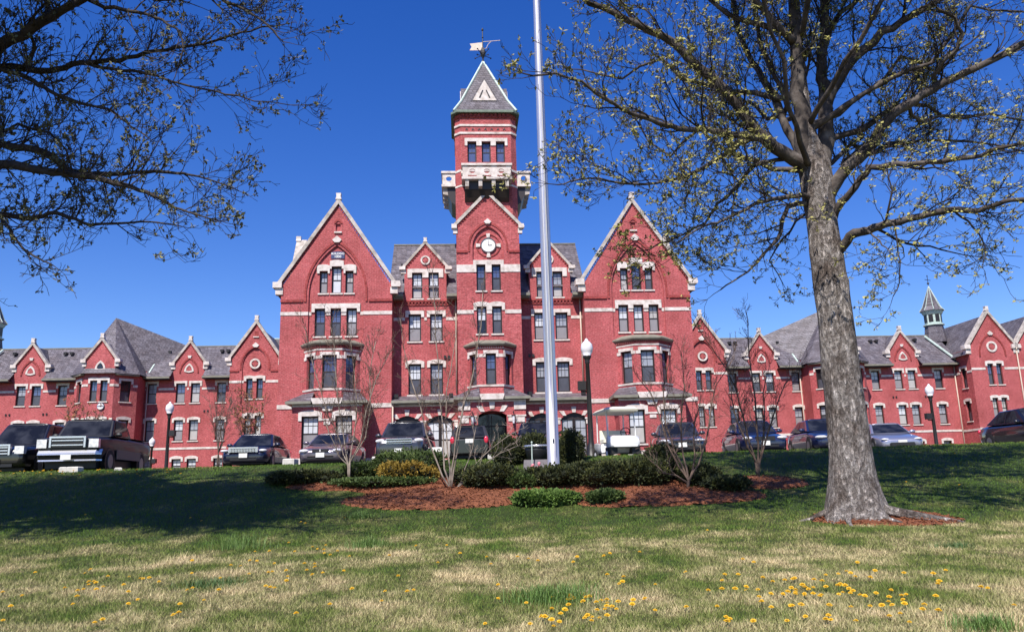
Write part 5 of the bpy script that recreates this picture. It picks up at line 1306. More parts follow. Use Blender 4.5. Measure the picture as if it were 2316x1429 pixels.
def slab(name, label, cat, px, Y, wx, wy, h, mat, rz=0, z=None, group=None):
    x = at(px, 1050, Y).x; z = gz(x, Y) - .02 if z is None else z
    m = MB(); e = .03
    p0 = [(-wx/2, -wy/2), (wx/2, -wy/2), (wx/2, wy/2), (-wx/2, wy/2)]
    m.plan(p0, 0, p0, h - e); m.plan(p0, h - e + .0005, [(a*(1 - 2*e/wx), b*(1 - 2*e/wy)) for a, b in p0], h)
    o = m.build(name, mat); o.location = (x, Y, z); o.rotation_euler = (0, 0, rz)
    return tag(o, label, cat, group)
slab('wheel_stop', 'short concrete wheel stop under the pickup bumper', 'wheel stop', 147, 25.6, .22, .3, .17, M['concrete'], .1, gz(-14.4, 25.6) - .02)
slab('wheel_stop', 'longer bright concrete wheel stop under the pickup bumper', 'wheel stop', 170, 25.6, .40, .3, .17, M['concrete'], -.08, gz(-14.1, 25.6) - .02)
slab('boulder', 'small pale boulder on the grass edge by the pickup rear wheel', 'boulder', 268, 25.8, .22, .2, .1, M['concrete'], .5)
slab('wheel_stop', 'white concrete block beside the purple grey sedan', 'wheel stop', 657, 29.5, .42, .6, .42, M['concrete'])
slab('wheel_stop', 'pale kerb stone between the crossover and the leafless stems', 'wheel stop', 850, 28.8, .22, .5, .4, M['concrete'])
slab('utility_box', 'white utility box between the crossover and the black hatchback', 'utility box', 987, 31.0, .48, .5, .72, M['white'])
slab('wheel_stop', 'pale stone step below the entrance beside the round yew', 'wheel stop', 1118, 31.0, .48, .5, .40, M['concrete'])
slab('boulder', 'pinkish boulder between the grey sedan and the dark blue one', 'boulder', 1508, 30.0, .35, .5, .55, M['concrete'], .3)

x = at(1216, 1030, 23.4).x
pb = thing('planter_bowl', 'dark round planter bowl with a pale rim behind the flagpole foot', 'planter', (x, 23.4, gz(x, 23.4)))
m = MB(); m.lathe([(.12, 0), (.14, .08), (.30, .25), (.36, .48), (.36, .56)], (0, 0, .06), 20); m.build('bowl', M['trim'], pb, True)
m = MB(); m.lathe([(.36, .56), (.40, .57), (.40, .63), (.34, .63)], (0, 0, .06), 20); m.build('rim', M['chrome'], pb, True)
x = at(1203, 1040, 22.4).x
st = MB(); st.tube([(0, 0, 0), (0.01, 0, .9)], .016, 6); st.ell((0.01, 0, .91), (.028, .028, .028), 8, 6); o = st.build('garden_stake', M['copper']); o.location = (x, 22.4, gz(x, 22.4)); tag(o, 'thin grey garden stake beside the planter bowl', 'stake')
x = at(1222, 1055, 22.6).x
m = MB(); m.plan([(-.5, -.2), (.5, -.2), (.5, .2), (-.5, .2)], 0, [(-.45, .0), (.45, .0), (.45, .2), (-.45, .2)], .55); o = m.build('memorial_stone', M['granite']); o.location = (x, 22.6, gz(x, 22.6) - .15); tag(o, 'dark granite marker stone with sloping face beside the flagpole foot', 'stone')
for i, (px, py) in enumerate(((1201, 1057), (1205, 1053), (1220, 1049), (1214, 1059))):
    p = at(px, py, 21.7); z0 = gz(p.x, 21.7)
    t = thing('tulip', 'pink tulip flowering before the dark granite marker stone', 'tulip', (p.x, 21.7, z0), i * 1.3, 'pink tulips by the flagpole')
    hgt = max(.2, p.z - z0)
    m = MB(); m.tube([(0, 0, 0), (.01, 0, hgt)], .008, 5); m.tube([(0, 0, .02), (.05, .02, .1), (.09, .03, hgt*.6)], [.012, .02, .003], 4); m.build('stem', M['leaf'], t)
    m = MB(); m.lathe([(.012, -.05), (.038, -.02), (.042, .02), (.03, .055)], (.01, 0, hgt), 8); m.build('flower_head', M['pink'], t, True)

# ------------------------------------------------------------------ mulch
def mulch_sheet(name, label, inside, x0, x1, y0, y1, hfun, chips, seed):
    st = .1; nx, ny = int((x1-x0)/st), int((y1-y0)/st); mb = MB(); idx = {}
    rnd = random.Random(seed)
    for j in range(ny + 1):
        for i in range(nx + 1):
            x, y = x0 + i*st, y0 + j*st; h = hfun(x, y)
            idx[i, j] = len(mb.v); mb.v.append((x, y, gz(x, y) + (h if h > 0 else -.05) + .02 * noise.noise(Vector((x*6, y*6, 0)))))
    for j in range(ny):
        for i in range(nx):
            x, y = x0 + (i+.5)*st, y0 + (j+.5)*st
            if hfun(x, y) > 0: mb.f.append((idx[i,j], idx[i+1,j], idx[i+1,j+1], idx[i,j+1])); mb.m.append(0)
    for _ in range(chips):
        x, y = rnd.uniform(x0, x1), rnd.uniform(y0, y1); h = hfun(x, y)
        if h < -.5: continue
        h = max(h, 0); z = gz(x, y) + h + rnd.uniform(.005, .03); a = rnd.uniform(0, pi); l, w_ = rnd.uniform(.015, .042), rnd.uniform(.004, .011); t = rnd.uniform(-.5, .5)
        c_, s_ = cos(a), sin(a)
        mb.add([(x - c_*l - s_*w_, y - s_*l + c_*w_, z - t*l), (x - c_*l + s_*w_, y - s_*l - c_*w_, z - t*l + .008), (x + c_*l + s_*w_, y + s_*l - c_*w_, z + t*l + .01), (x + c_*l - s_*w_, y + s_*l + c_*w_, z + t*l)], [(0,1,2,3)])
    return tag(mb.build(name, M['mulch']), label, kind='structure')
mulch_sheet('mulch_bed', 'red brown bark mulch bed on the bank around the flagpole shrubs', None, -7.6, 9.6, 16.6, 24.0, mulch_h, 34000, 3)
def ring_h(x, y):
    dx, dy = (x - TREE_X - .12) / 1.42, (y - TREE_Y + .0) / 1.0
    k = 1 - dx*dx - dy*dy + .15 * noise.noise(Vector((x*2, y*2, 3)))
    return .10 * min(1, k) ** .6 if k > 0 else -1
mulch_sheet('mulch_ring', 'red brown bark mulch ring round the foot of the maple', None, 5.3, 8.9, 14.7, 17.2, ring_h, 4000, 5)

# ------------------------------------------------------------------ trees
def jitter(pts, r, rnd, sub=3, amp=.045):
    """subdivide and roughen a limb's axis"""
    out = [pts[0]]
    for a, b in zip(pts, pts[1:]):
        L = (b - a).length
        for i in range(1, sub + 1):
            p = a.lerp(b, i / sub)
            if i < sub: p = p + Vector((rnd.gauss(0, 1), rnd.gauss(0, 1), rnd.gauss(0, 1))) * L * amp
            out.append(p)
    return out
class Tree:
    def __init__(s, seed, rmin=.0045): s.rmin = rmin; s.keep = None; s.rnd = random.Random(seed); s.big = MB(); s.twig = MB(); s.tips = []
    def limb(s, pts, r0, r1, n=9, dens=2.6, start=0.12, lmin=.7, lmax=2.3, twigs=True, up=.25, sub=3, amp=.045, subl=0.0):
        pts = jitter([Vector(p) for p in pts], r0, s.rnd, sub, amp); k = len(pts)
        rad = [r0 + (r1 - r0) * (i/(k-1)) ** .85 for i in range(k)]
        rad = [r * s.rnd.uniform(.94, 1.08) for r in rad]
        s.big.tube(pts, rad, n)
        seg = [(pts[i+1]-pts[i]).length for i in range(k-1)]; tot = sum(seg)
        if not twigs: return
        m = int(tot * dens)
        for q in range(m):
            t = start + (1 - start) * (q + s.rnd.random()) / m; d = t * tot; i = 0
            while i < k-2 and d > seg[i]: d -= seg[i]; i += 1
            f = min(1, d / seg[i]); p = pts[i].lerp(pts[i+1], f); ax = (pts[i+1]-pts[i]).normalized()
            v = s.side(ax, up); r = rad[i] * .45
            L = s.rnd.uniform(lmin, lmax) * (1.0 - .35 * t)
            s.branch(p, v, L, min(r, .008 + L * .011), 1)
        s.branch(pts[-1], (pts[-1]-pts[-2]).normalized(), lmin * 1.2, r1 * .9, 1)
        for q in range(int(tot * subl)):
            t = max(start, .2) + (.95 - max(start, .2)) * s.rnd.random(); i = min(k-2, int(t * (k-1))); ax = (pts[i+1]-pts[i]).normalized()
            L = s.rnd.uniform(1.3, 2.9); s.branch(pts[i], s.side(ax, up), L, min(rad[i] * .5, .012 + L * .008), 0)
    def side(s, ax, up):
        r = s.rnd; o = ax.orthogonal().normalized(); b = ax.cross(o); a = r.uniform(0, 2*pi)
        v = (o * cos(a) + b * sin(a)) * r.uniform(.6, 1.05) + ax * r.uniform(.6, 1.5) + Vector((0, 0, up))
        return v.normalized()
    def branch(s, p, v, L, r, lev):
        if s.keep and not s.keep(p + v * L * 1.1): return
        rnd = s.rnd; n = max(3, int(L / (.22 if lev <= 1 else .14))); pts = [p]; st = L / n; d = v.copy()
        wob = .16 if lev == 0 else .20 if lev == 1 else .26
        for i in range(n):
            d = (d + Vector((rnd.gauss(0, wob), rnd.gauss(0, wob), rnd.gauss(0, wob) + .10))).normalized(); pts.append(pts[-1] + d * st)
        rad = [max(s.rmin, r * (1 - .8 * i / n)) for i in range(n + 1)]
        s.twig.tube(pts, rad, 5 if lev == 0 else 4 if lev == 1 else 3, cap=False)
        if lev < 3:
            m = int(L * (3.4 if lev == 0 else 4.6 if lev == 1 else 6.5)) + 1
            for q in range(m):
                t = rnd.uniform(.15, 1.0); i = min(n-1, int(t * n)); ax = (pts[i+1]-pts[i]).normalized()
                s.branch(pts[i].lerp(pts[i+1], rnd.random()), s.side(ax, .2), (rnd.uniform(.5, 1.4) if lev == 0 else rnd.uniform(.28, .85) if lev == 1 else rnd.uniform(.12, .34)) * min(1.2, .5 + L*.4), rad[i] * .6, lev + 1)
        if lev >= 2: s.tips.append((pts[-1], d))
        if lev == 2 and rnd.random() < .6: s.tips.append((pts[len(pts)//2], d))
    def buds(s, mb, frac, size, cond=None):
        rnd = s.rnd
        for p, d in s.tips:
            if rnd.random() > frac or (cond and not cond(p)): continue
            k = rnd.randint(5, 9); sc = size * rnd.uniform(.6, 1.35)
            for _ in range(k):
                v = Vector((rnd.gauss(0, 1), rnd.gauss(0, 1), rnd.gauss(0, 1) - .15)).normalized(); o = v.orthogonal().normalized() * sc * rnd.uniform(.16, .34)
                a = p + v * sc * .05; b = p + v * sc * rnd.uniform(.6, 1.15)
                mid = a.lerp(b, .55)
                mb.add([a, mid + o, b, mid - o], [(0, 1, 2, 3)])

def P3(pts, Y0, Y1): return [at(px, py, Y0 + (Y1 - Y0) * (i / max(1, len(pts) - 1))) for i, (px, py) in enumerate(pts)]
# --- the big maple on the right
T1 = Tree(42); Y0 = 16.0
T1.keep = lambda p: 1158 + 1800 * p.dot(CR) / p.dot(fw) > 1110        # nothing hangs in front of the tower's far side
path = [(1938, 1172, 152), (1936, 1150, 128), (1932, 1120, 112), (1928, 1085, 101), (1924, 1030, 91), (1918, 970, 86), (1910, 900, 83), (1901, 830, 81), (1893, 760, 79), (1886, 700, 77), (1878, 640, 77), (1871, 590, 75), (1864, 540, 70), (1858, 490, 68), (1852, 450, 72), (1847, 410, 76), (1842, 375, 72), (1836, 345, 58), (1828, 318, 47), (1821, 285, 43), (1815, 250, 40), (1808, 190, 36), (1803, 130, 33), (1799, 60, 30), (1794, -20, 27), (1788, -110, 22)]
tb = MB(); ns = 40; cps = []
rr0 = random.Random(3)
tz_prev = None
dense = []
for (a, b) in zip(path, path[1:]):
    for i in range(4): f = i / 4; dense.append(tuple(a[q] + (b[q]-a[q])*f for q in range(3)))
dense.append(path[-1])
for i, (px, py, wpx) in enumerate(dense):
    c = at(px, py, Y0); r = wpx / 2 / 1800 * Y0
    if i == 0: c.z = gz(c.x, Y0) - .12
    hgt = c.z + .85
    for j in range(ns):
        a = 2*pi*j/ns
        fl = 1 + .16 * exp(-max(0, hgt)/.35) * (cos(5*a + .6) + .5*cos(3*a + 2)) + .035 * noise.noise(Vector((cos(a)*2.4, sin(a)*2.4, c.z*1.1))) * 2 + .02 * noise.noise(Vector((cos(a)*7, sin(a)*7, c.z*1.7)))
        for kx, kz, ka in ((0, 2.05, 2.9), (0, 2.75, 3.3), (0, 3.9, 5.7), (0, 4.6, 3.2), (0, 1.3, 5.0), (0, 3.2, 5.3)):
            da = (a - ka + pi) % (2*pi) - pi; fl += .09 * exp(-(da/.28)**2 - ((c.z - kz)/.12)**2)
        tb.v.append((c.x + cos(a)*r*fl, c.y + sin(a)*r*fl, c.z))
for i in range(len(dense) - 1):
    for j in range(ns): tb.f.append((i*ns+j, i*ns+(j+1)%ns, (i+1)*ns+(j+1)%ns, (i+1)*ns+j)); tb.m.append(0)
tb.f.append(tuple((len(dense)-1)*ns + j for j in range(ns))); tb.m.append(0)
bx = at(1938, 1172, Y0).x
for ang, ln, r in ((-.55, 1.45, .12), (-.2, .9, .09), (-1.3, .55, .09), (-2.3, .6, .09), (2.9, .7, .08), (.6, .8, .08), (-.7, .95, .05)):
    pts = []
    for q in range(7):
        f = q / 6; xx, yy = bx + cos(ang + .25*f)*(.42 + ln*f), Y0 + sin(ang + .25*f)*(.42 + ln*f); pts.append((xx, yy, gz(xx, yy) + max(0, ring_h(xx, yy)) + .12*(1-f)**2 + .01*(1-f)))
    tb.tube(pts, [r*(1 - .75*q/6) for q in range(7)], 8)
maple = thing('maple_tree', 'big budding maple with thick grey trunk and spreading limbs in a mulch ring', 'tree', (0, 0, 0))
L = [
 ([(1832,390),(1812,368),(1780,350),(1751,333),(1712,300),(1665,232),(1620,185),(1585,157),(1540,112),(1495,80),(1442,54),(1390,30),(1334,9),(1260,-40)], 16, 14.6, .175, .045),
 ([(1830,400),(1815,320),(1817,252),(1806,170),(1802,100),(1796,30),(1790,-60),(1780,-200),(1770,-380)], 16, 15.6, .19, .07),
 ([(1822,375),(1797,320),(1770,270),(1750,215),(1725,180),(1700,140),(1675,85),(1665,40),(1650,-30),(1625,-140)], 16, 17.2, .105, .04),
 ([(1852,430),(1862,350),(1868,290),(1866,230),(1857,180),(1858,120),(1866,50),(1862,-20),(1868,-150),(1880,-330)], 16, 16.6, .20, .06),
 ([(1866,250),(1882,205),(1912,155),(1950,115),(1995,70),(2040,48),(2104,13),(2150,-20),(2230,-90)], 16.2, 15.2, .135, .05),
 ([(1868,460),(1880,430),(1900,400),(1922,373),(1955,345),(1975,325),(1993,287),(2020,258),(2053,237),(2085,215),(2119,196),(2150,180),(2180,166),(2255,131),(2316,98),(2420,50)], 16, 14.4, .15, .06),
 ([(1866,330),(1890,310),(1943,297),(1970,280),(1998,257),(2030,240),(2060,235),(2100,240),(2130,262),(2180,268),(2240,258),(2330,275)], 16.1, 17.6, .085, .025),
 ([(1876,510),(1890,478),(1905,455),(1922,438),(1945,405),(1968,378),(2010,374),(2053,372),(2100,366),(2139,363),(2170,358),(2205,355),(2235,345),(2270,333),(2340,318)], 16, 13.6, .085, .03),
 ([(1895,575),(1906,556),(1922,534),(1945,525),(1963,522),(1990,512),(2018,504),(2050,496),(2084,489),(2120,480),(2154,474),(2185,476),(2215,476),(2245,466),(2270,456),(2300,452),(2380,450)], 15.9, 13.4, .105, .035),
 ([(1835,450),(1815,440),(1790,444),(1766,448),(1728,456),(1700,465),(1668,482),(1640,496),(1610,505),(1575,520),(1540,545)], 15.9, 14.0, .06, .015),
 ([(1751,333),(1720,312),(1692,309),(1660,305),(1630,300),(1594,291),(1549,293),(1520,285),(1487,278),(1455,265),(1424,255),(1390,235),(1352,215),(1316,184),(1258,166),(1205,172)], 15.5, 12.8, .085, .018),
 ([(1700,312),(1672,325),(1648,345),(1620,362),(1594,378),(1570,390),(1549,401),(1520,408),(1487,414),(1433,416),(1379,410),(1334,403),(1290,410),(1262,418)], 15.4, 13.4, .055, .012),
 ([(1832,360),(1800,356),(1778,360),(1740,366),(1706,375),(1685,398),(1666,425),(1645,445),(1621,461),(1606,485),(1594,506),(1555,525),(1513,545),(1469,564)], 16.1, 15.0, .06, .014),
 ([(1838,462),(1805,460),(1781,469),(1770,495),(1766,524),(1750,550),(1731,570),(1712,595),(1691,615),(1660,635),(1630,655)], 16, 15.2, .06, .012),
 ([(2053,237),(2062,262),(2085,275),(2130,262),(2190,262)], 15.2, 16.0, .05, .02),
 ([(2119,196),(2112,170),(2130,140),(2165,110),(2176,75),(2160,40),(2120,20)], 15, 14.0, .06, .025),
 ([(1770,270),(1780,240),(1762,190),(1735,140),(1716,90),(1705,30),(1700,-40)], 16.6, 15.6, .06, .03),
 ([(2018,504),(2025,520),(2030,555),(2036,590),(2034,640),(2020,670)], 14.8, 15.0, .022, .008),
 ([(2154,474),(2190,500),(2215,530),(2228,560),(2222,600)], 14.4, 14.2, .025, .008),
 ([(1963,522),(1990,545),(2005,560),(2030,590)], 15, 14.2, .022, .008),
 ([(1880,430),(1905,380),(1930,350),(1990,340),(2060,322),(2130,318),(2230,325),(2320,345)], 16.2, 18.4, .06, .02),
 ([(1846,470),(1800,500),(1770,540),(1740,590),(1770,640)], 16.2, 17.6, .035, .01),
 ([(1858,120),(1880,60),(1930,10),(1990,-60),(2060,-150)], 16.6, 18.4, .08, .03),
 ([(1802,100),(1750,50),(1690,-20),(1620,-100),(1540,-170)], 15.8, 14.6, .085, .03),
 ([(1862,-20),(1940,-110),(2050,-210),(2160,-260)], 16.6, 14.6, .08, .03),
]
for pts, ya, yb, ra, rb in L:
    T1.limb(P3(pts, ya, yb), ra, rb, n=9 if ra > .05 else 6, dens=3.7 if ra > .05 else 4.2, start=.22 if ra > .1 else .08, lmin=.5, lmax=1.9 if ra > .04 else 1.0, sub=2, subl=.42 if ra > .04 else .1)
# limbs that lean back and forward, above the picture and in it
rn = random.Random(9)
for k in range(11):
    a = 2*pi*k/11 + rn.uniform(-.2, .2); h = rn.uniform(6.2, 9.5); c = at(1838, 330, Y0); p = Vector((c.x - .1, c.y, h)); q = []
    ln = rn.uniform(3.5, 5.2)
    for i in range(6): f = i/5; q.append(p + Vector((cos(a)*ln*f, sin(a)*ln*f*.95, ln*f*rn.uniform(.35, .75))))
    T1.limb(q, .07, .02, n=6, dens=2.0, start=.2, lmin=.6, lmax=2.0, sub=2)
def in_frame(p):
    d = p.dot(fw)
    if d < .5: return False
    return -190 < 1158 + 1800 * p.dot(CR) / d < 2500 and 714.5 - 1800 * p.dot(CU) / d > -190
T1b = Tree(43); made = 0; rn = random.Random(10)
while made < 20:                                        # unseen upper crown over the view, added to shade the bank
    a = rn.uniform(0, 2*pi); h = rn.uniform(9.0, 13.5); ln = rn.uniform(2.5, 6.0); c = at(1810, 250, Y0); q = []
    for i in range(6): f = i/5; q.append(Vector((c.x + cos(a)*ln*f, c.y + sin(a)*ln*f, h + ln*f*rn.uniform(.15, .55))))
    if any(in_frame(v) for v in q[1:]): continue
    made += 1; T1b.limb(q, .06, .02, n=6, dens=3.4, start=.25, lmin=.6, lmax=2.0, sub=2)
T1b.big.build('limbs', M['bark_limb'], maple, True); T1b.twig.build('twigs', M['bark_black'], maple)
cb_ = MB(); T1b.buds(cb_, .9, .09); cb_.build('blossom', M['bud'], maple)
T1.big.build('limbs', M['bark_limb'], maple, True)
tr = tb.build('trunk', M['bark'], maple, True)
T1.twig.build('twigs', M['bark_black'], maple)
cb_ = MB(); T1.buds(cb_, .60, .076); cb_.build('blossom', M['bud'], maple)

# --- the maple on the left, trunk outside the picture
T2 = Tree(77); lx, ly = -13.2, 14.7; gl = gz(lx, ly)
ltree = thing('maple_tree', 'dark maple whose budding branches hang in over the lawn beside the pickup', 'tree', (lx, ly, gl))
def loc2(pts): return [p - Vector((lx, ly, gl)) for p in pts]
t2 = MB(); t2.tube([(0, 0, -.2), (0, 0, .25), (.02, 0, 1.2), (.05, .0, 3), (.1, 0, 5.2), (.15, .05, 8), (.2, .1, 11), (.3, .1, 14)], [.75, .52, .44, .40, .38, .28, .16, .05], 16); t2.build('trunk', M['bark'], ltree, True)
LL = [
 ([(0,103),(54,80),(94,49),(134,27),(188,0),(240,-30),(330,-70)], 12.6, 12.0, 6.5, .115, .04),
 ([(0,152),(54,155),(112,161),(145,155),(179,143),(225,140),(269,139),(310,128),(349,116),(395,108),(439,103),(480,95),(524,80),(565,72),(620,60)], 13.2, 12.6, 5.8, .065, .014),
 ([(179,143),(215,150),(251,155),(300,160),(336,168),(370,178),(403,188),(450,200),(493,208),(525,215),(555,222),(600,230),(655,238)], 13.1, 12.2, None, .038, .008),
 ([(0,157),(30,165),(58,175),(85,190),(112,206),(145,220),(179,233),(210,240),(242,246),(268,262),(287,278),(310,294),(335,312)], 12.8, 11.6, 5.6, .05, .010),
 ([(0,325),(54,334),(107,349),(130,365),(148,381),(175,390),(202,394),(240,394),(278,394),(330,390),(381,390),(415,392),(448,399),(490,412),(540,432)], 13.0, 12.4, 4.9, .075, .010),
 ([(0,372),(67,381),(100,386),(134,390),(165,395),(197,399),(232,407),(269,417),(300,424),(331,434),(355,446),(381,461),(410,474),(439,484),(500,500)], 12.4, 11.4, 4.6, .08, .010),
 ([(0,484),(35,490),(67,495),(95,490),(125,481),(155,492),(188,504),(220,507),(251,506),(295,504),(340,502),(370,506),(410,512)], 12.8, 12.2, 3.9, .05, .010),
 ([(0,486),(14,508),(27,529),(54,564),(75,578),(98,591),(120,600)], 12.6, 12.0, 3.8, .035, .010),
 ([(201,0),(237,18),(287,25),(330,32),(367,45),(400,65),(415,110),(400,160)], 12.3, 11.8, None, .045, .012),
 ([(430,-40),(470,-15),(510,5),(560,27),(596,49),(620,70),(640,95)], 12.0, 11.6, None, .04, .010),
 ([(94,49),(110,20),(90,-20),(60,-60)], 12.4, 12.8, None, .06, .03),
 ([(240,-30),(310,-10),(380,0),(450,-10),(540,-30)], 12.2, 11.6, None, .05, .015),
 ([(0,300),(40,280),(110,300),(150,340),(170,420),(200,470)], 13.0, 13.6, 5.0, .03, .01),
 ([(54,155),(80,110),(60,60),(100,10)], 13.0, 12.4, None, .04, .02),
]
for pts, ya, yb, zs, ra, rb in LL:
    q = P3(pts, ya + 1.0, yb + 1.0)
    if zs is not None: q = [Vector((lx + .1, ly, gl + zs)), Vector((lx, ly, gl + zs)).lerp(q[0], .55) + Vector((0, 0, .25))] + q
    T2.limb(loc2(q), ra * (1.25 if zs else 1), rb, n=7, dens=4.8, start=.3 if zs else .05, lmin=.35, lmax=1.5, up=.05, sub=2)
rn = random.Random(19); T3 = Tree(78); made = 0
while made < 78:                                        # unseen rest of the crown, limbs picked so their shadow covers the bank
    a = rn.uniform(0, 2*pi); h = rn.uniform(4.4, 13.0); ln = rn.uniform(3.0, 7.4) * (1 - .04*h); p = Vector((.12, .05, h)); q = []
    for i in range(6): f = i/5; q.append(p + Vector((cos(a)*ln*f, sin(a)*ln*f, ln*f*rn.uniform(.15, .45))))
    if any(in_frame(v + Vector((lx, ly, gl))) for v in q[1:]): continue
    if any(not 17.2 < v.y + ly + .735*v.z < 25.5 for v in q[2:]): continue
    made += 1; T3.limb(q, .085, .02, n=6, dens=3.6, start=.2, lmin=.7, lmax=2.0, sub=2)
made = 0
while made < 34:                                        # unseen top limbs, added so their shadow covers the middle of the bank
    a = rn.uniform(-1.1, .9); h = rn.uniform(7.5, 12.5); ln = rn.uniform(4.0, 7.5); p = Vector((.14, .05, h)); q = []
    for i in range(6): f = i/5; q.append(p + Vector((cos(a)*ln*f, sin(a)*ln*f, ln*f*rn.uniform(.2, .6))))
    if any(in_frame(v + Vector((lx, ly, gl))) for v in q[1:]): continue
    if any(not 17.4 < v.y + ly + .735*v.z < 26.5 or v.x + lx + .267*v.z > -5.2 for v in q[2:]): continue
    made += 1; T3.limb(q, .085, .02, n=6, dens=4.2, start=.2, lmin=.7, lmax=2.0, sub=2)
for T_, fr_, sz_ in ((T2, .34, .065), (T3, .9, .10)):  # unseen crown gets more, larger clusters for a denser shadow
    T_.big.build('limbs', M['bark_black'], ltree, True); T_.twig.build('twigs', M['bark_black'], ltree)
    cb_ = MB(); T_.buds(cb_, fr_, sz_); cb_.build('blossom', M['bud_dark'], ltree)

# --- many-stemmed leafless shrubs in the bed and small trees behind the cars
def stems(name, label, cat, base, Y, chains, r, mat, tw, seed, budmat=None, group=None, fine=(.5, 1.0), dens=3.5, bfrac=.5, bsize=.05):
    T = Tree(seed); b = ground_hit(*base); Y = b.y; b.z = gz(b.x, Y) + max(0, mulch_h(b.x, Y)) - .05
    root = thing(name, label, cat, b, 0, group)
    for ch in chains:
        pts = [Vector((0, 0, 0))] + [at(px, py, Y + dy) - b for px, py, dy in ch]
        T.limb(pts, r, .009, n=6, dens=dens, start=.25, lmin=fine[0], lmax=fine[1], up=1.1, sub=2, amp=.02)
    T.big.build('stem', mat, root, True); T.twig.build('twigs', tw, root)
    if budmat:
        m = MB(); T.buds(m, bfrac, bsize); m.build('blossom', budmat, root)
    return root
G_ = 'leafless shrubs in the mulch bed'
stems('bare_shrub', 'leafless many stemmed brown shrub in front of the purple grey sedan', 'shrub', (790, 1095), 19.0,
      [[(787,1048,0),(770,1000,.1),(742,940,.2),(722,870,.3),(700,790,.3),(690,740,.3)], [(787,1048,0),(778,990,0),(765,910,-.1),(758,830,-.1),(748,740,0)], [(790,1050,0),(800,985,.2),(806,900,.2),(800,830,.2),(790,750,.3)], [(792,1045,0),(826,990,.1),(838,920,.1),(836,850,.1),(850,770,.1)], [(792,1045,0),(815,1000,-.2),(828,930,-.3),(850,860,-.3),(880,800,-.3)], [(786,1050,0),(765,1030,-.1),(755,1000,-.2),(738,960,-.3)]], .024, M['bark_pale'], M['bark_brown'], 5, None, G_, (.25, .8), 6.0)
stems('bare_shrub', 'tall pale barked leafless shrub with five stems beside the golden bush', 'shrub', (1020, 1112), 17.9,
      [[(1000,1075,0),(975,1010,.1),(958,950,.1),(940,890,.1),(925,840,.2),(912,780,.2),(905,720,.2)], [(1005,1060,0),(1003,1000,.1),(998,930,.1),(992,860,.1),(988,790,0),(985,700,0),(978,620,0)], [(1022,1060,0),(1030,1000,-.1),(1045,940,-.1),(1062,880,-.1),(1075,820,-.1),(1088,740,-.1),(1092,660,-.1)], [(1018,1060,0),(1012,1020,.2),(1008,960,.3),(1010,880,.3),(1025,800,.3),(1030,720,.3)], [(1026,1065,0),(1036,1010,0),(1042,960,.1),(1050,900,.2)]], .026, M['bark_pale'], M['bark_brown'], 6, None, G_, (.25, .8), 3.6)
stems('bare_shrub', 'low arching leafless stems with yellow green bark near the round yew', 'shrub', (1030, 1110), 17.8,
      [[(1050,1085,0),(1075,1050,.1),(1110,1015,.2),(1150,985,.3),(1178,970,.3)], [(1050,1090,0),(1085,1062,-.1),(1130,1025,-.1),(1165,1010,0)], [(1045,1085,0),(1060,1040,.1),(1072,990,.1),(1082,940,.2)]], .014, M['bark_pale'], M['bark_pale'], 16, None, G_, (.2, .6), 2.5)
stems('bare_shrub', 'leafless dark shrub with short trunk before the grey sedan', 'shrub', (1556, 1112), 18.4,
      [[(1557,1085,0),(1535,1055,.1),(1512,1010,.1),(1495,950,.1),(1472,890,.2),(1440,850,.2)], [(1557,1085,0),(1545,1030,0),(1540,960,0),(1548,880,0),(1540,800,.1)], [(1558,1085,0),(1580,1050,-.1),(1596,1000,-.1),(1606,940,-.1),(1620,870,0),(1660,810,0)], [(1558,1090,0),(1572,1030,.2),(1570,960,.2),(1585,900,.3)], [(1554,1090,0),(1530,1075,-.2),(1500,1068,-.3),(1470,1040,-.3)], [(1557,1085,0),(1525,1020,.2),(1505,960,.2),(1500,880,.2),(1510,830,.2)]], .032, M['bark_brown'], M['bark_brown'], 8, None, G_, (.25, .8), 4.5)
stems('bare_shrub', 'leafless dark shrub on its own mulch mound beside the maple', 'shrub', (1715, 1075), 20.6,
      [[(1710,1050,0),(1695,1000,.1),(1680,940,.1),(1665,880,.1),(1640,830,.2),(1605,780,.2),(1580,740,.2)], [(1715,1040,0),(1712,970,0),(1708,900,0),(1698,830,0),(1692,760,0),(1690,715,0)], [(1718,1045,0),(1735,985,-.1),(1752,930,-.1),(1775,870,0),(1800,840,0)], [(1718,1045,0),(1728,970,.2),(1726,890,.3),(1740,830,.3)], [(1712,1045,0),(1690,1010,-.2),(1670,960,-.3),(1655,900,-.3),(1650,850,-.3)]], .036, M['bark_brown'], M['bark_brown'], 9, None, G_, (.25, .9), 5.0)
G2 = 'small trees behind the cars'
def small_tree(label, px, top, hw, Y, seed, bm, zf=None):
    base = at(px, 1060, Y); x = base.x; z0 = gz(x, Y); zt = at(px, top, Y).z
    T = Tree(seed); root = thing('small_tree', label, 'tree', (x, Y, z0), 0, G2); H = zt - z0; rn = random.Random(seed); W_ = hw / 1800 * Y
    for k in range(7):
        a = 2*pi*k/7 + rn.uniform(-.3, .3)
        T.limb([(0, 0, 0), (0, 0, H*.22), (cos(a)*W_*.35, sin(a)*W_*.35, H*.5), (cos(a)*W_*.7, sin(a)*W_*.7, H*rn.uniform(.7, .95))], .03, .008, n=5, dens=4, start=.4, lmin=.3, lmax=W_*.8, up=.4, sub=2)
    T.big.build('trunk', M['bark_brown'], root, True); T.twig.build('twigs', M['bark_brown'], root)
    if bm: m = MB(); T.buds(m, .22, .09); m.build('blossom', bm, root)
small_tree('small tree in rusty bud behind the pickup cab', 178, 905, 50, 38, 31, M['bud_red'])
small_tree('thin leafless small tree behind the toothed grille sedan', 492, 880, 36, 38, 32, None)
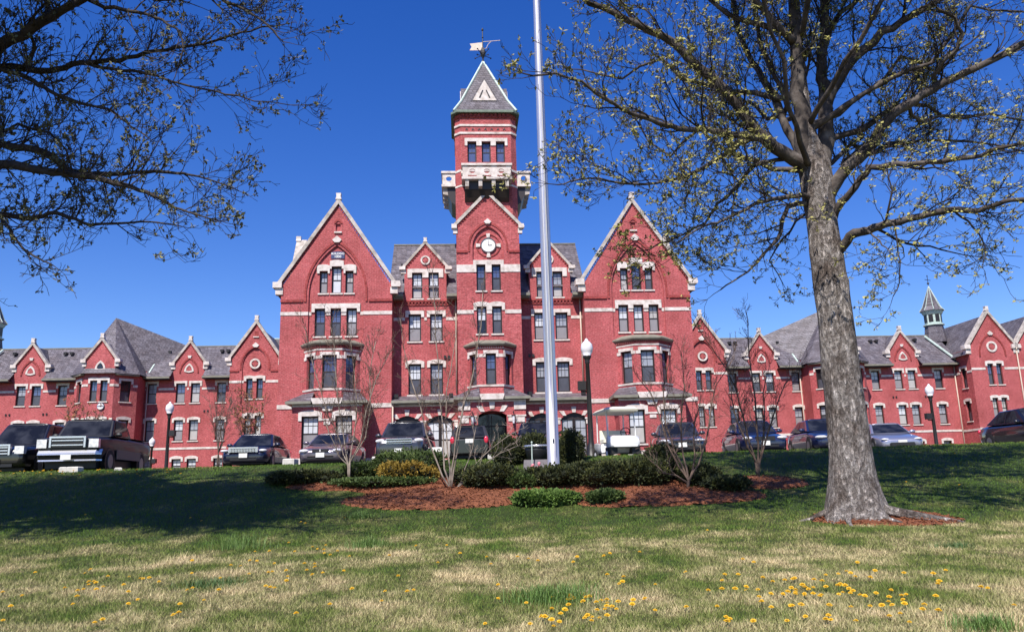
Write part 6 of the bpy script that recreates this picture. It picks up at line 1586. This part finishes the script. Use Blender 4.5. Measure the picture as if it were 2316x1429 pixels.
small_tree('small tree in faint rusty bud against the tall gable of the wing', 557, 890, 48, 42, 33, M['bud_red'])
# ------------------------------------------------------------------ evergreen bushes
def bush(name, label, cat, px, top, wpx, base, mat, seed, flat=1.0, n=3000, leaf=.05, group=None, depth=None):
    rnd = random.Random(seed); Y = ground_hit(px, base).y + min(.9, wpx / 2 / 1800 * 20) * .5 if base < 1000000 else 0; x = at(px, base, Y).x; z0 = gz(x, Y) + max(0, mulch_h(x, Y)) - .03
    H = max(.16, at(px, top, Y).z - z0); RX = wpx / 2 / 1800 * Y; RY = depth or min(RX, 1.0)
    root = thing(name, label, cat, (x, Y, z0), 0, group)
    lumps = [(Vector((0, 0, H*.45)), Vector((RX*.72, RY*.72, H*.5)))]
    for k in range(11):
        a = 2*pi*k/11 + rnd.uniform(-.3, .3); f = rnd.uniform(.45, .72)
        lumps.append((Vector((cos(a)*RX*f, sin(a)*RY*f, H*rnd.uniform(.3, .62))), Vector((RX*rnd.uniform(.3, .42), RY*rnd.uniform(.3, .45), H*rnd.uniform(.3, .4)))))
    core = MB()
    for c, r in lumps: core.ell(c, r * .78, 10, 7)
    core.build('branches', M['yew_dark'], root)  # solid dark core added inside the foliage to block see-through
    n = int(n * 2.2)
    lf = MB()
    wsum = [r.x*r.y + r.x*r.z for c, r in lumps]
    for _ in range(n):
        c, r = rnd.choices(lumps, wsum)[0]
        v = Vector((rnd.gauss(0, 1), rnd.gauss(0, 1), rnd.gauss(0, 1) + .25)).normalized(); k = rnd.uniform(.72, 1.08) if rnd.random() > .14 else rnd.uniform(1.05, 1.32)
        p = c + Vector((v.x*r.x, v.y*r.y, v.z*r.z)) * k
        if p.z < .0: continue
        d = (v + Vector((rnd.gauss(0, .5), rnd.gauss(0, .5), .45 + rnd.gauss(0, .4)))).normalized(); l = leaf * rnd.uniform(.7, 2.1)
        o = d.cross(Vector((rnd.gauss(0, 1), rnd.gauss(0, 1), rnd.gauss(0, 1)))).normalized() * l * .26
        o2 = d.cross(o).normalized() * l * .2
        q = p + d * l
        lf.add([p, p + d*l*.55 + o, q, p + d*l*.55 - o], [(0, 1, 2, 3)])
        lf.add([p + d*l*.2, p + d*l*.6 + o2, q + o*.8, p + d*l*.6 - o2], [(0, 1, 2, 3)])
    lf.build('foliage', mat, root)
    return root
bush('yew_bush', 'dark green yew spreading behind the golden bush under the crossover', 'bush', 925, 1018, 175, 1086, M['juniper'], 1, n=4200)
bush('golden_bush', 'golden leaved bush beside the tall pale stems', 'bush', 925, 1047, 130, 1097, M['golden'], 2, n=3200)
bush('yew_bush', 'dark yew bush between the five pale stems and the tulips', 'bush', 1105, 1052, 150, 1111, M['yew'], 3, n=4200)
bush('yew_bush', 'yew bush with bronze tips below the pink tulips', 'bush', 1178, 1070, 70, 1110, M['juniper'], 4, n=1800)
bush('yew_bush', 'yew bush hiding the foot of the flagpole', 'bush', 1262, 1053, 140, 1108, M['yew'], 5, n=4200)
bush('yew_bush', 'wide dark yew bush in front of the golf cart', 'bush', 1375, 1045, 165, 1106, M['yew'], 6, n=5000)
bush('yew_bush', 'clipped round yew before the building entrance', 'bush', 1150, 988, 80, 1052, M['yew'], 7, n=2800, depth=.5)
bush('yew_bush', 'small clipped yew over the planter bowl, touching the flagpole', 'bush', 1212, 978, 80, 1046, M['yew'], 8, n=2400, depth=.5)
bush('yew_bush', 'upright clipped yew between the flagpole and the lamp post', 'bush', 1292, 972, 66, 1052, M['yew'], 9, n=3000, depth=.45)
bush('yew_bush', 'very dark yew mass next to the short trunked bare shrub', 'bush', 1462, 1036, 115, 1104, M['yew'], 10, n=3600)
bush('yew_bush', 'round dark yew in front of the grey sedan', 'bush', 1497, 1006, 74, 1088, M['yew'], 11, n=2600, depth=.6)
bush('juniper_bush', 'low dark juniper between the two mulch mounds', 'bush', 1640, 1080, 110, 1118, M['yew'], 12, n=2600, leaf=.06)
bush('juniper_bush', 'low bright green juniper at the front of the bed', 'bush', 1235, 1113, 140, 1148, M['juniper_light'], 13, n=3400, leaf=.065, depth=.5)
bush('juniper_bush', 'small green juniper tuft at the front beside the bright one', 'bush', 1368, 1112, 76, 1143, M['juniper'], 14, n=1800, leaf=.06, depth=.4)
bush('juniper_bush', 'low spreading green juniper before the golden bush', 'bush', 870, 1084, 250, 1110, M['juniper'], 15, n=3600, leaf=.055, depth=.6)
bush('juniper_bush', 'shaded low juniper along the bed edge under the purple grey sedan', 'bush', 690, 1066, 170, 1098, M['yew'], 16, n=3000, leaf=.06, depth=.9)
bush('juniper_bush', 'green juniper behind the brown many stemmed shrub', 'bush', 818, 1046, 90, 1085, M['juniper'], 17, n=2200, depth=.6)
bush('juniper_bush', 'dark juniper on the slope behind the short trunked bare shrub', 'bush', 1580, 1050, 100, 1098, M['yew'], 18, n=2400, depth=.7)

# ------------------------------------------------------------------ grass and dandelions
def fast_ground():
    """height table of the lawn for quick look-up"""
    nx, ny = 240, 150; tab = np.zeros((ny + 1, nx + 1), dtype=np.float32)
    for j in range(ny + 1):
        for i in range(nx + 1): tab[j, i] = gz(-20 + 40*i/nx, 3 + 24*j/ny)
    return tab, nx, ny
tab, nx_, ny_ = fast_ground()
rs = np.random.RandomState(4)
def blades(N, ya, yb, hmin, hmax, width, margin=0.0):
    y = ya * (yb/ya) ** rs.rand(N); x = (rs.rand(N)*2 - 1) * (.70*y + .3)
    if margin: x = np.where(rs.rand(N) < .5, -1, 1) * (.70*y + .3 + margin*rs.rand(N)); x = np.clip(x, -19.9, 19.9)
    fx, fy = (x + 20)/40*nx_, (y - 3)/24*ny_; i, j = np.clip(fx.astype(int), 0, nx_-1), np.clip(fy.astype(int), 0, ny_-1); a, b = fx - i, fy - j
    z = tab[j,i]*(1-a)*(1-b) + tab[j,i+1]*a*(1-b) + tab[j+1,i]*(1-a)*b + tab[j+1,i+1]*a*b
    keep = np.ones(N, bool)
    for k in range(N):
        if 14.6 < y[k] < 24 and -7.6 < x[k] < 9.5 and (mulch_h(x[k], y[k]) > 0.0 or ring_h(x[k], y[k]) > 0): keep[k] = False
    x, y, z = x[keep], y[keep], z[keep]; n = len(x)
    cl = np.array([noise.noise(Vector((float(p)*1.9, float(q)*1.9, 8.0))) for p, q in zip(x, y)])
    h = (hmin + (hmax-hmin)*rs.rand(n)**1.6) * (1 + .75*cl); w_ = width*(.6 + .8*rs.rand(n))*np.maximum(1, y/9.0)
    a = rs.rand(n)*2*np.pi; lean = h*(.2 + 1.1*rs.rand(n)); la = rs.rand(n)*2*np.pi
    dx, dy = np.cos(a)*w_, np.sin(a)*w_
    V = np.empty((n, 3, 3), np.float32)
    V[:,0] = np.stack([x-dx, y-dy, z-.005], 1); V[:,1] = np.stack([x+dx, y+dy, z-.005], 1); V[:,2] = np.stack([x+np.cos(la)*lean, y+np.sin(la)*lean, z+h], 1)
    return V.reshape(-1, 3)
V = np.concatenate([blades(460000, 5.6, 27.0, .018, .062, .0033), blades(9000, 5.6, 16.0, .04, .10, .003), blades(190000, 5.2, 24.0, .02, .065, .0045, 5.5)])
me = bpy.data.meshes.new('grass'); nv = len(V); nf = nv // 3
me.vertices.add(nv); me.vertices.foreach_set('co', V.ravel()); me.loops.add(nv); me.loops.foreach_set('vertex_index', np.arange(nv, dtype=np.int32))
me.polygons.add(nf); me.polygons.foreach_set('loop_start', np.arange(0, nv, 3, dtype=np.int32)); me.polygons.foreach_set('loop_total', np.full(nf, 3, np.int32)) if bpy.app.version < (4, 1) else None
me.update(); me.validate(); me.materials.append(M['blade'])
tag(link('grass', me), 'short worn spring grass, green and straw coloured', 'grass', kind='stuff')

def tuft(label, px, py, wpx, hpx, seed, mat='tuft', n=420):
    p = ground_hit(px, py); rnd = random.Random(seed); W_ = wpx/1800*p.y; H = hpx/1800*p.y*.85; mb = MB()
    for _ in range(n):
        x, y = rnd.gauss(0, W_*.30), rnd.gauss(0, W_*.2); z = gz(p.x + x, p.y + y) - p.z - .01; h = H*rnd.uniform(.45, 1.1); a = rnd.uniform(0, 2*pi); l = h*rnd.uniform(.2, 1.0); w_ = rnd.uniform(.002, .0042)
        dx, dy = cos(a+1.5)*w_, sin(a+1.5)*w_
        mb.add([(x-dx, y-dy, z), (x+dx, y+dy, z), (x+cos(a)*l*.4+dx*.7, y+sin(a)*l*.4+dy*.7, z+h*.6), (x+cos(a)*l*.4-dx*.7, y+sin(a)*l*.4-dy*.7, z+h*.6), (x+cos(a)*l, y+sin(a)*l, z+h)], [(0,1,2,3), (3,2,4)])
    o = mb.build('grass_tuft', M[mat]); o.location = p; tag(o, label, 'grass tuft', 'lush tufts in the lawn')
tuft('tall bright grass tuft alone in the straw patch below the toothed grille sedan', 540, 1242, 90, 42, 1)
tuft('loose tall grass tuft below the tall pale stems', 835, 1238, 75, 34, 2)
tuft('small grass tuft just below the mulch bed edge', 815, 1172, 50, 22, 3)
tuft('broad fresh green grass tuft at the front, ringed by dandelions', 1255, 1362, 150, 50, 4, n=1100)
tuft('dark flat grass tuft in the green patch near the dandelions', 480, 1325, 110, 22, 5, 'leaf', 600)
tuft('dark clover tuft beyond the mulch ring', 2160, 1238, 70, 16, 6, 'leaf', 500)
tuft('long bladed grass tuft in the front corner under the maple', 2230, 1425, 110, 44, 7, n=600)

def dandelion_mesh(seed):
    rnd = random.Random(seed); mb = MB(); r = .029; h = rnd.uniform(.035, .06)
    mb.tube([(0, 0, 0), (.004, .002, h)], .0028, 4, 1)
    tx, ty = rnd.uniform(-.35, .1), rnd.uniform(-.45, -.05)
    N_ = Vector((tx, ty, 1)).normalized(); A = N_.orthogonal().normalized(); B_ = N_.cross(A); c = Vector((.004, .002, h))
    for ringr, nn, zz in ((1.0, 15, .0), (.72, 12, .007), (.4, 8, .012)):
        for k in range(nn):
            a = 2*pi*(k + rnd.random()*.4)/nn; d = A*cos(a) + B_*sin(a); s = A*-sin(a) + B_*cos(a); q = r*ringr*rnd.uniform(.88, 1.1)
            mb.add([c + N_*zz*.5, c + d*q*.7 + s*q*.22 + N_*(zz+.003), c + d*q + N_*zz, c + d*q*.7 - s*q*.22 + N_*(zz+.003)], [(0,1,2,3)])
    return mb.mesh('dandelion', [M['dandelion'], M['leaf']])
dm = [dandelion_mesh(i) for i in range(6)]
DP = [(1912,1340),(1935,1311),(1925,1309),(1897,1309),(1868,1308),(1980,1300),(2045,1304),(2112,1310),(2125,1325),(2220,1338),(2235,1342),(1633,1320),(1633,1345),(1663,1342),(1689,1342),(1714,1343),(1726,1318),(1775,1320),(1797,1318),(1842,1323),(1815,1333),(1790,1340),(1800,1343),(1822,1338),(1868,1336),(1897,1337),(1920,1340),(1745,1357),(1772,1358),(1783,1351),(1800,1355),(1820,1356),(1840,1357),(1855,1360),(1898,1357),(1924,1353),(1930,1352),(2040,1357),(2050,1356),(2118,1364),(2295,1377),(2012,1363),(2010,1368),(1725,1372),(1722,1374),(1745,1388),(1789,1380),(1813,1380),(1877,1380),(1925,1384),(1969,1380),(1995,1382),(2018,1379),(2047,1382),(2088,1390),(2092,1380),(2012,1403),(2037,1401),(2125,1398),(1645,1418),(1652,1413),(1704,1417),(1780,1414),(1868,1412),(1875,1408),(1880,1416),(1936,1414),(2058,1419),(1622,1384),(1602,1345),(1550,1301),(1640,1308),(1670,1310),
 (78,1303),(203,1296),(192,1170),(199,1325),(199,1332),(215,1329),(232,1334),(278,1333),(145,1339),(174,1344),(187,1342),(216,1342),(48,1358),(172,1361),(163,1377),(22,1383),(289,1378),(310,1366),(322,1316),(336,1315),(433,1278),(422,1342),(434,1340),(460,1366),(497,1316),(600,1334),(610,1340),(606,1302),(615,1301),(564,1274),(576,1252),(608,1253),(652,1234),(647,1322),(647,1321),(666,1252),(706,1244),(736,1240),(746,1261),(790,1265),(795,1341),(745,1379),(668,1400),(230,1412),(212,1421),(390,1400),(402,1399),(5,1411),(705,1308),(729,1304),(711,1282),(711,1290),(688,1281),(646,1298),(1248,1362),(1288,1362),(1296,1364),(1319,1355),(1333,1363),(1318,1372),(1190,1376),(1285,1378),(1348,1374),(1360,1366),(1372,1366),(1372,1385),(1384,1382),(1368,1390),(1398,1372),(1432,1372),(1430,1383),(1278,1397),(1268,1401),(1322,1408),(1328,1405),(1338,1414),(1224,1406),(1232,1412),(1247,1420),(1265,1421),(1199,1421),(1248,1387),(1100,1267),(1110,1282),(1195,1269),(1216,1276),(1170,1266),(1296,1278),(1305,1270),(1365,1264),(1380,1261),(1447,1257),(1373,1310),(1410,1314),(1400,1328),(1408,1329),(1482,1328),(1126,1333),(935,1344),(920,1351),(880,1262),(940,1240),(900,1310),(870,1345),(862,1366),(1010,1240),(990,1278),(1040,1260),(780,1175),(1600,1205),(1680,1272),(1705,1282),(1940,1280),(2140,1300),(430,1176),(455,1182),(680,1185),(690,1187),(2170,1100),(2050,1095),(2160,1030),(1990,1025),(1610,1060)]
rd = random.Random(2)
def put_dandelion(p, s):
    o = link('dandelion', dm[rd.randrange(6)], None, (p.x, p.y, gz(p.x, p.y) + .005), rd.uniform(-.6, .6)); o.scale = (s, s, s)
    tag(o, 'yellow dandelion flowering in the worn lawn', 'dandelion', 'dandelions in the lawn')
cnt = 0
for px, py in DP:
    p = ground_hit(px, py)
    if p is not None: put_dandelion(p, rd.uniform(.75, 1.15)); cnt += 1
while cnt < 236:                                     # the yellow drift on the crest below the pickup
    px, py = rd.uniform(0, 420), 1066 + abs(rd.gauss(0, 9)); p = ground_hit(px, py)
    if p is not None: put_dandelion(p, rd.uniform(.9, 1.5)); cnt += 1
for k in range(64):
    px, py = rd.choice(((1850, 1350), (1330, 1385), (700, 1290), (300, 1330), (1900, 1345))); p = ground_hit(px + rd.gauss(0, 130), min(1424, py + rd.gauss(0, 28)))
    if p is not None: put_dandelion(p, rd.uniform(.7, 1.05))
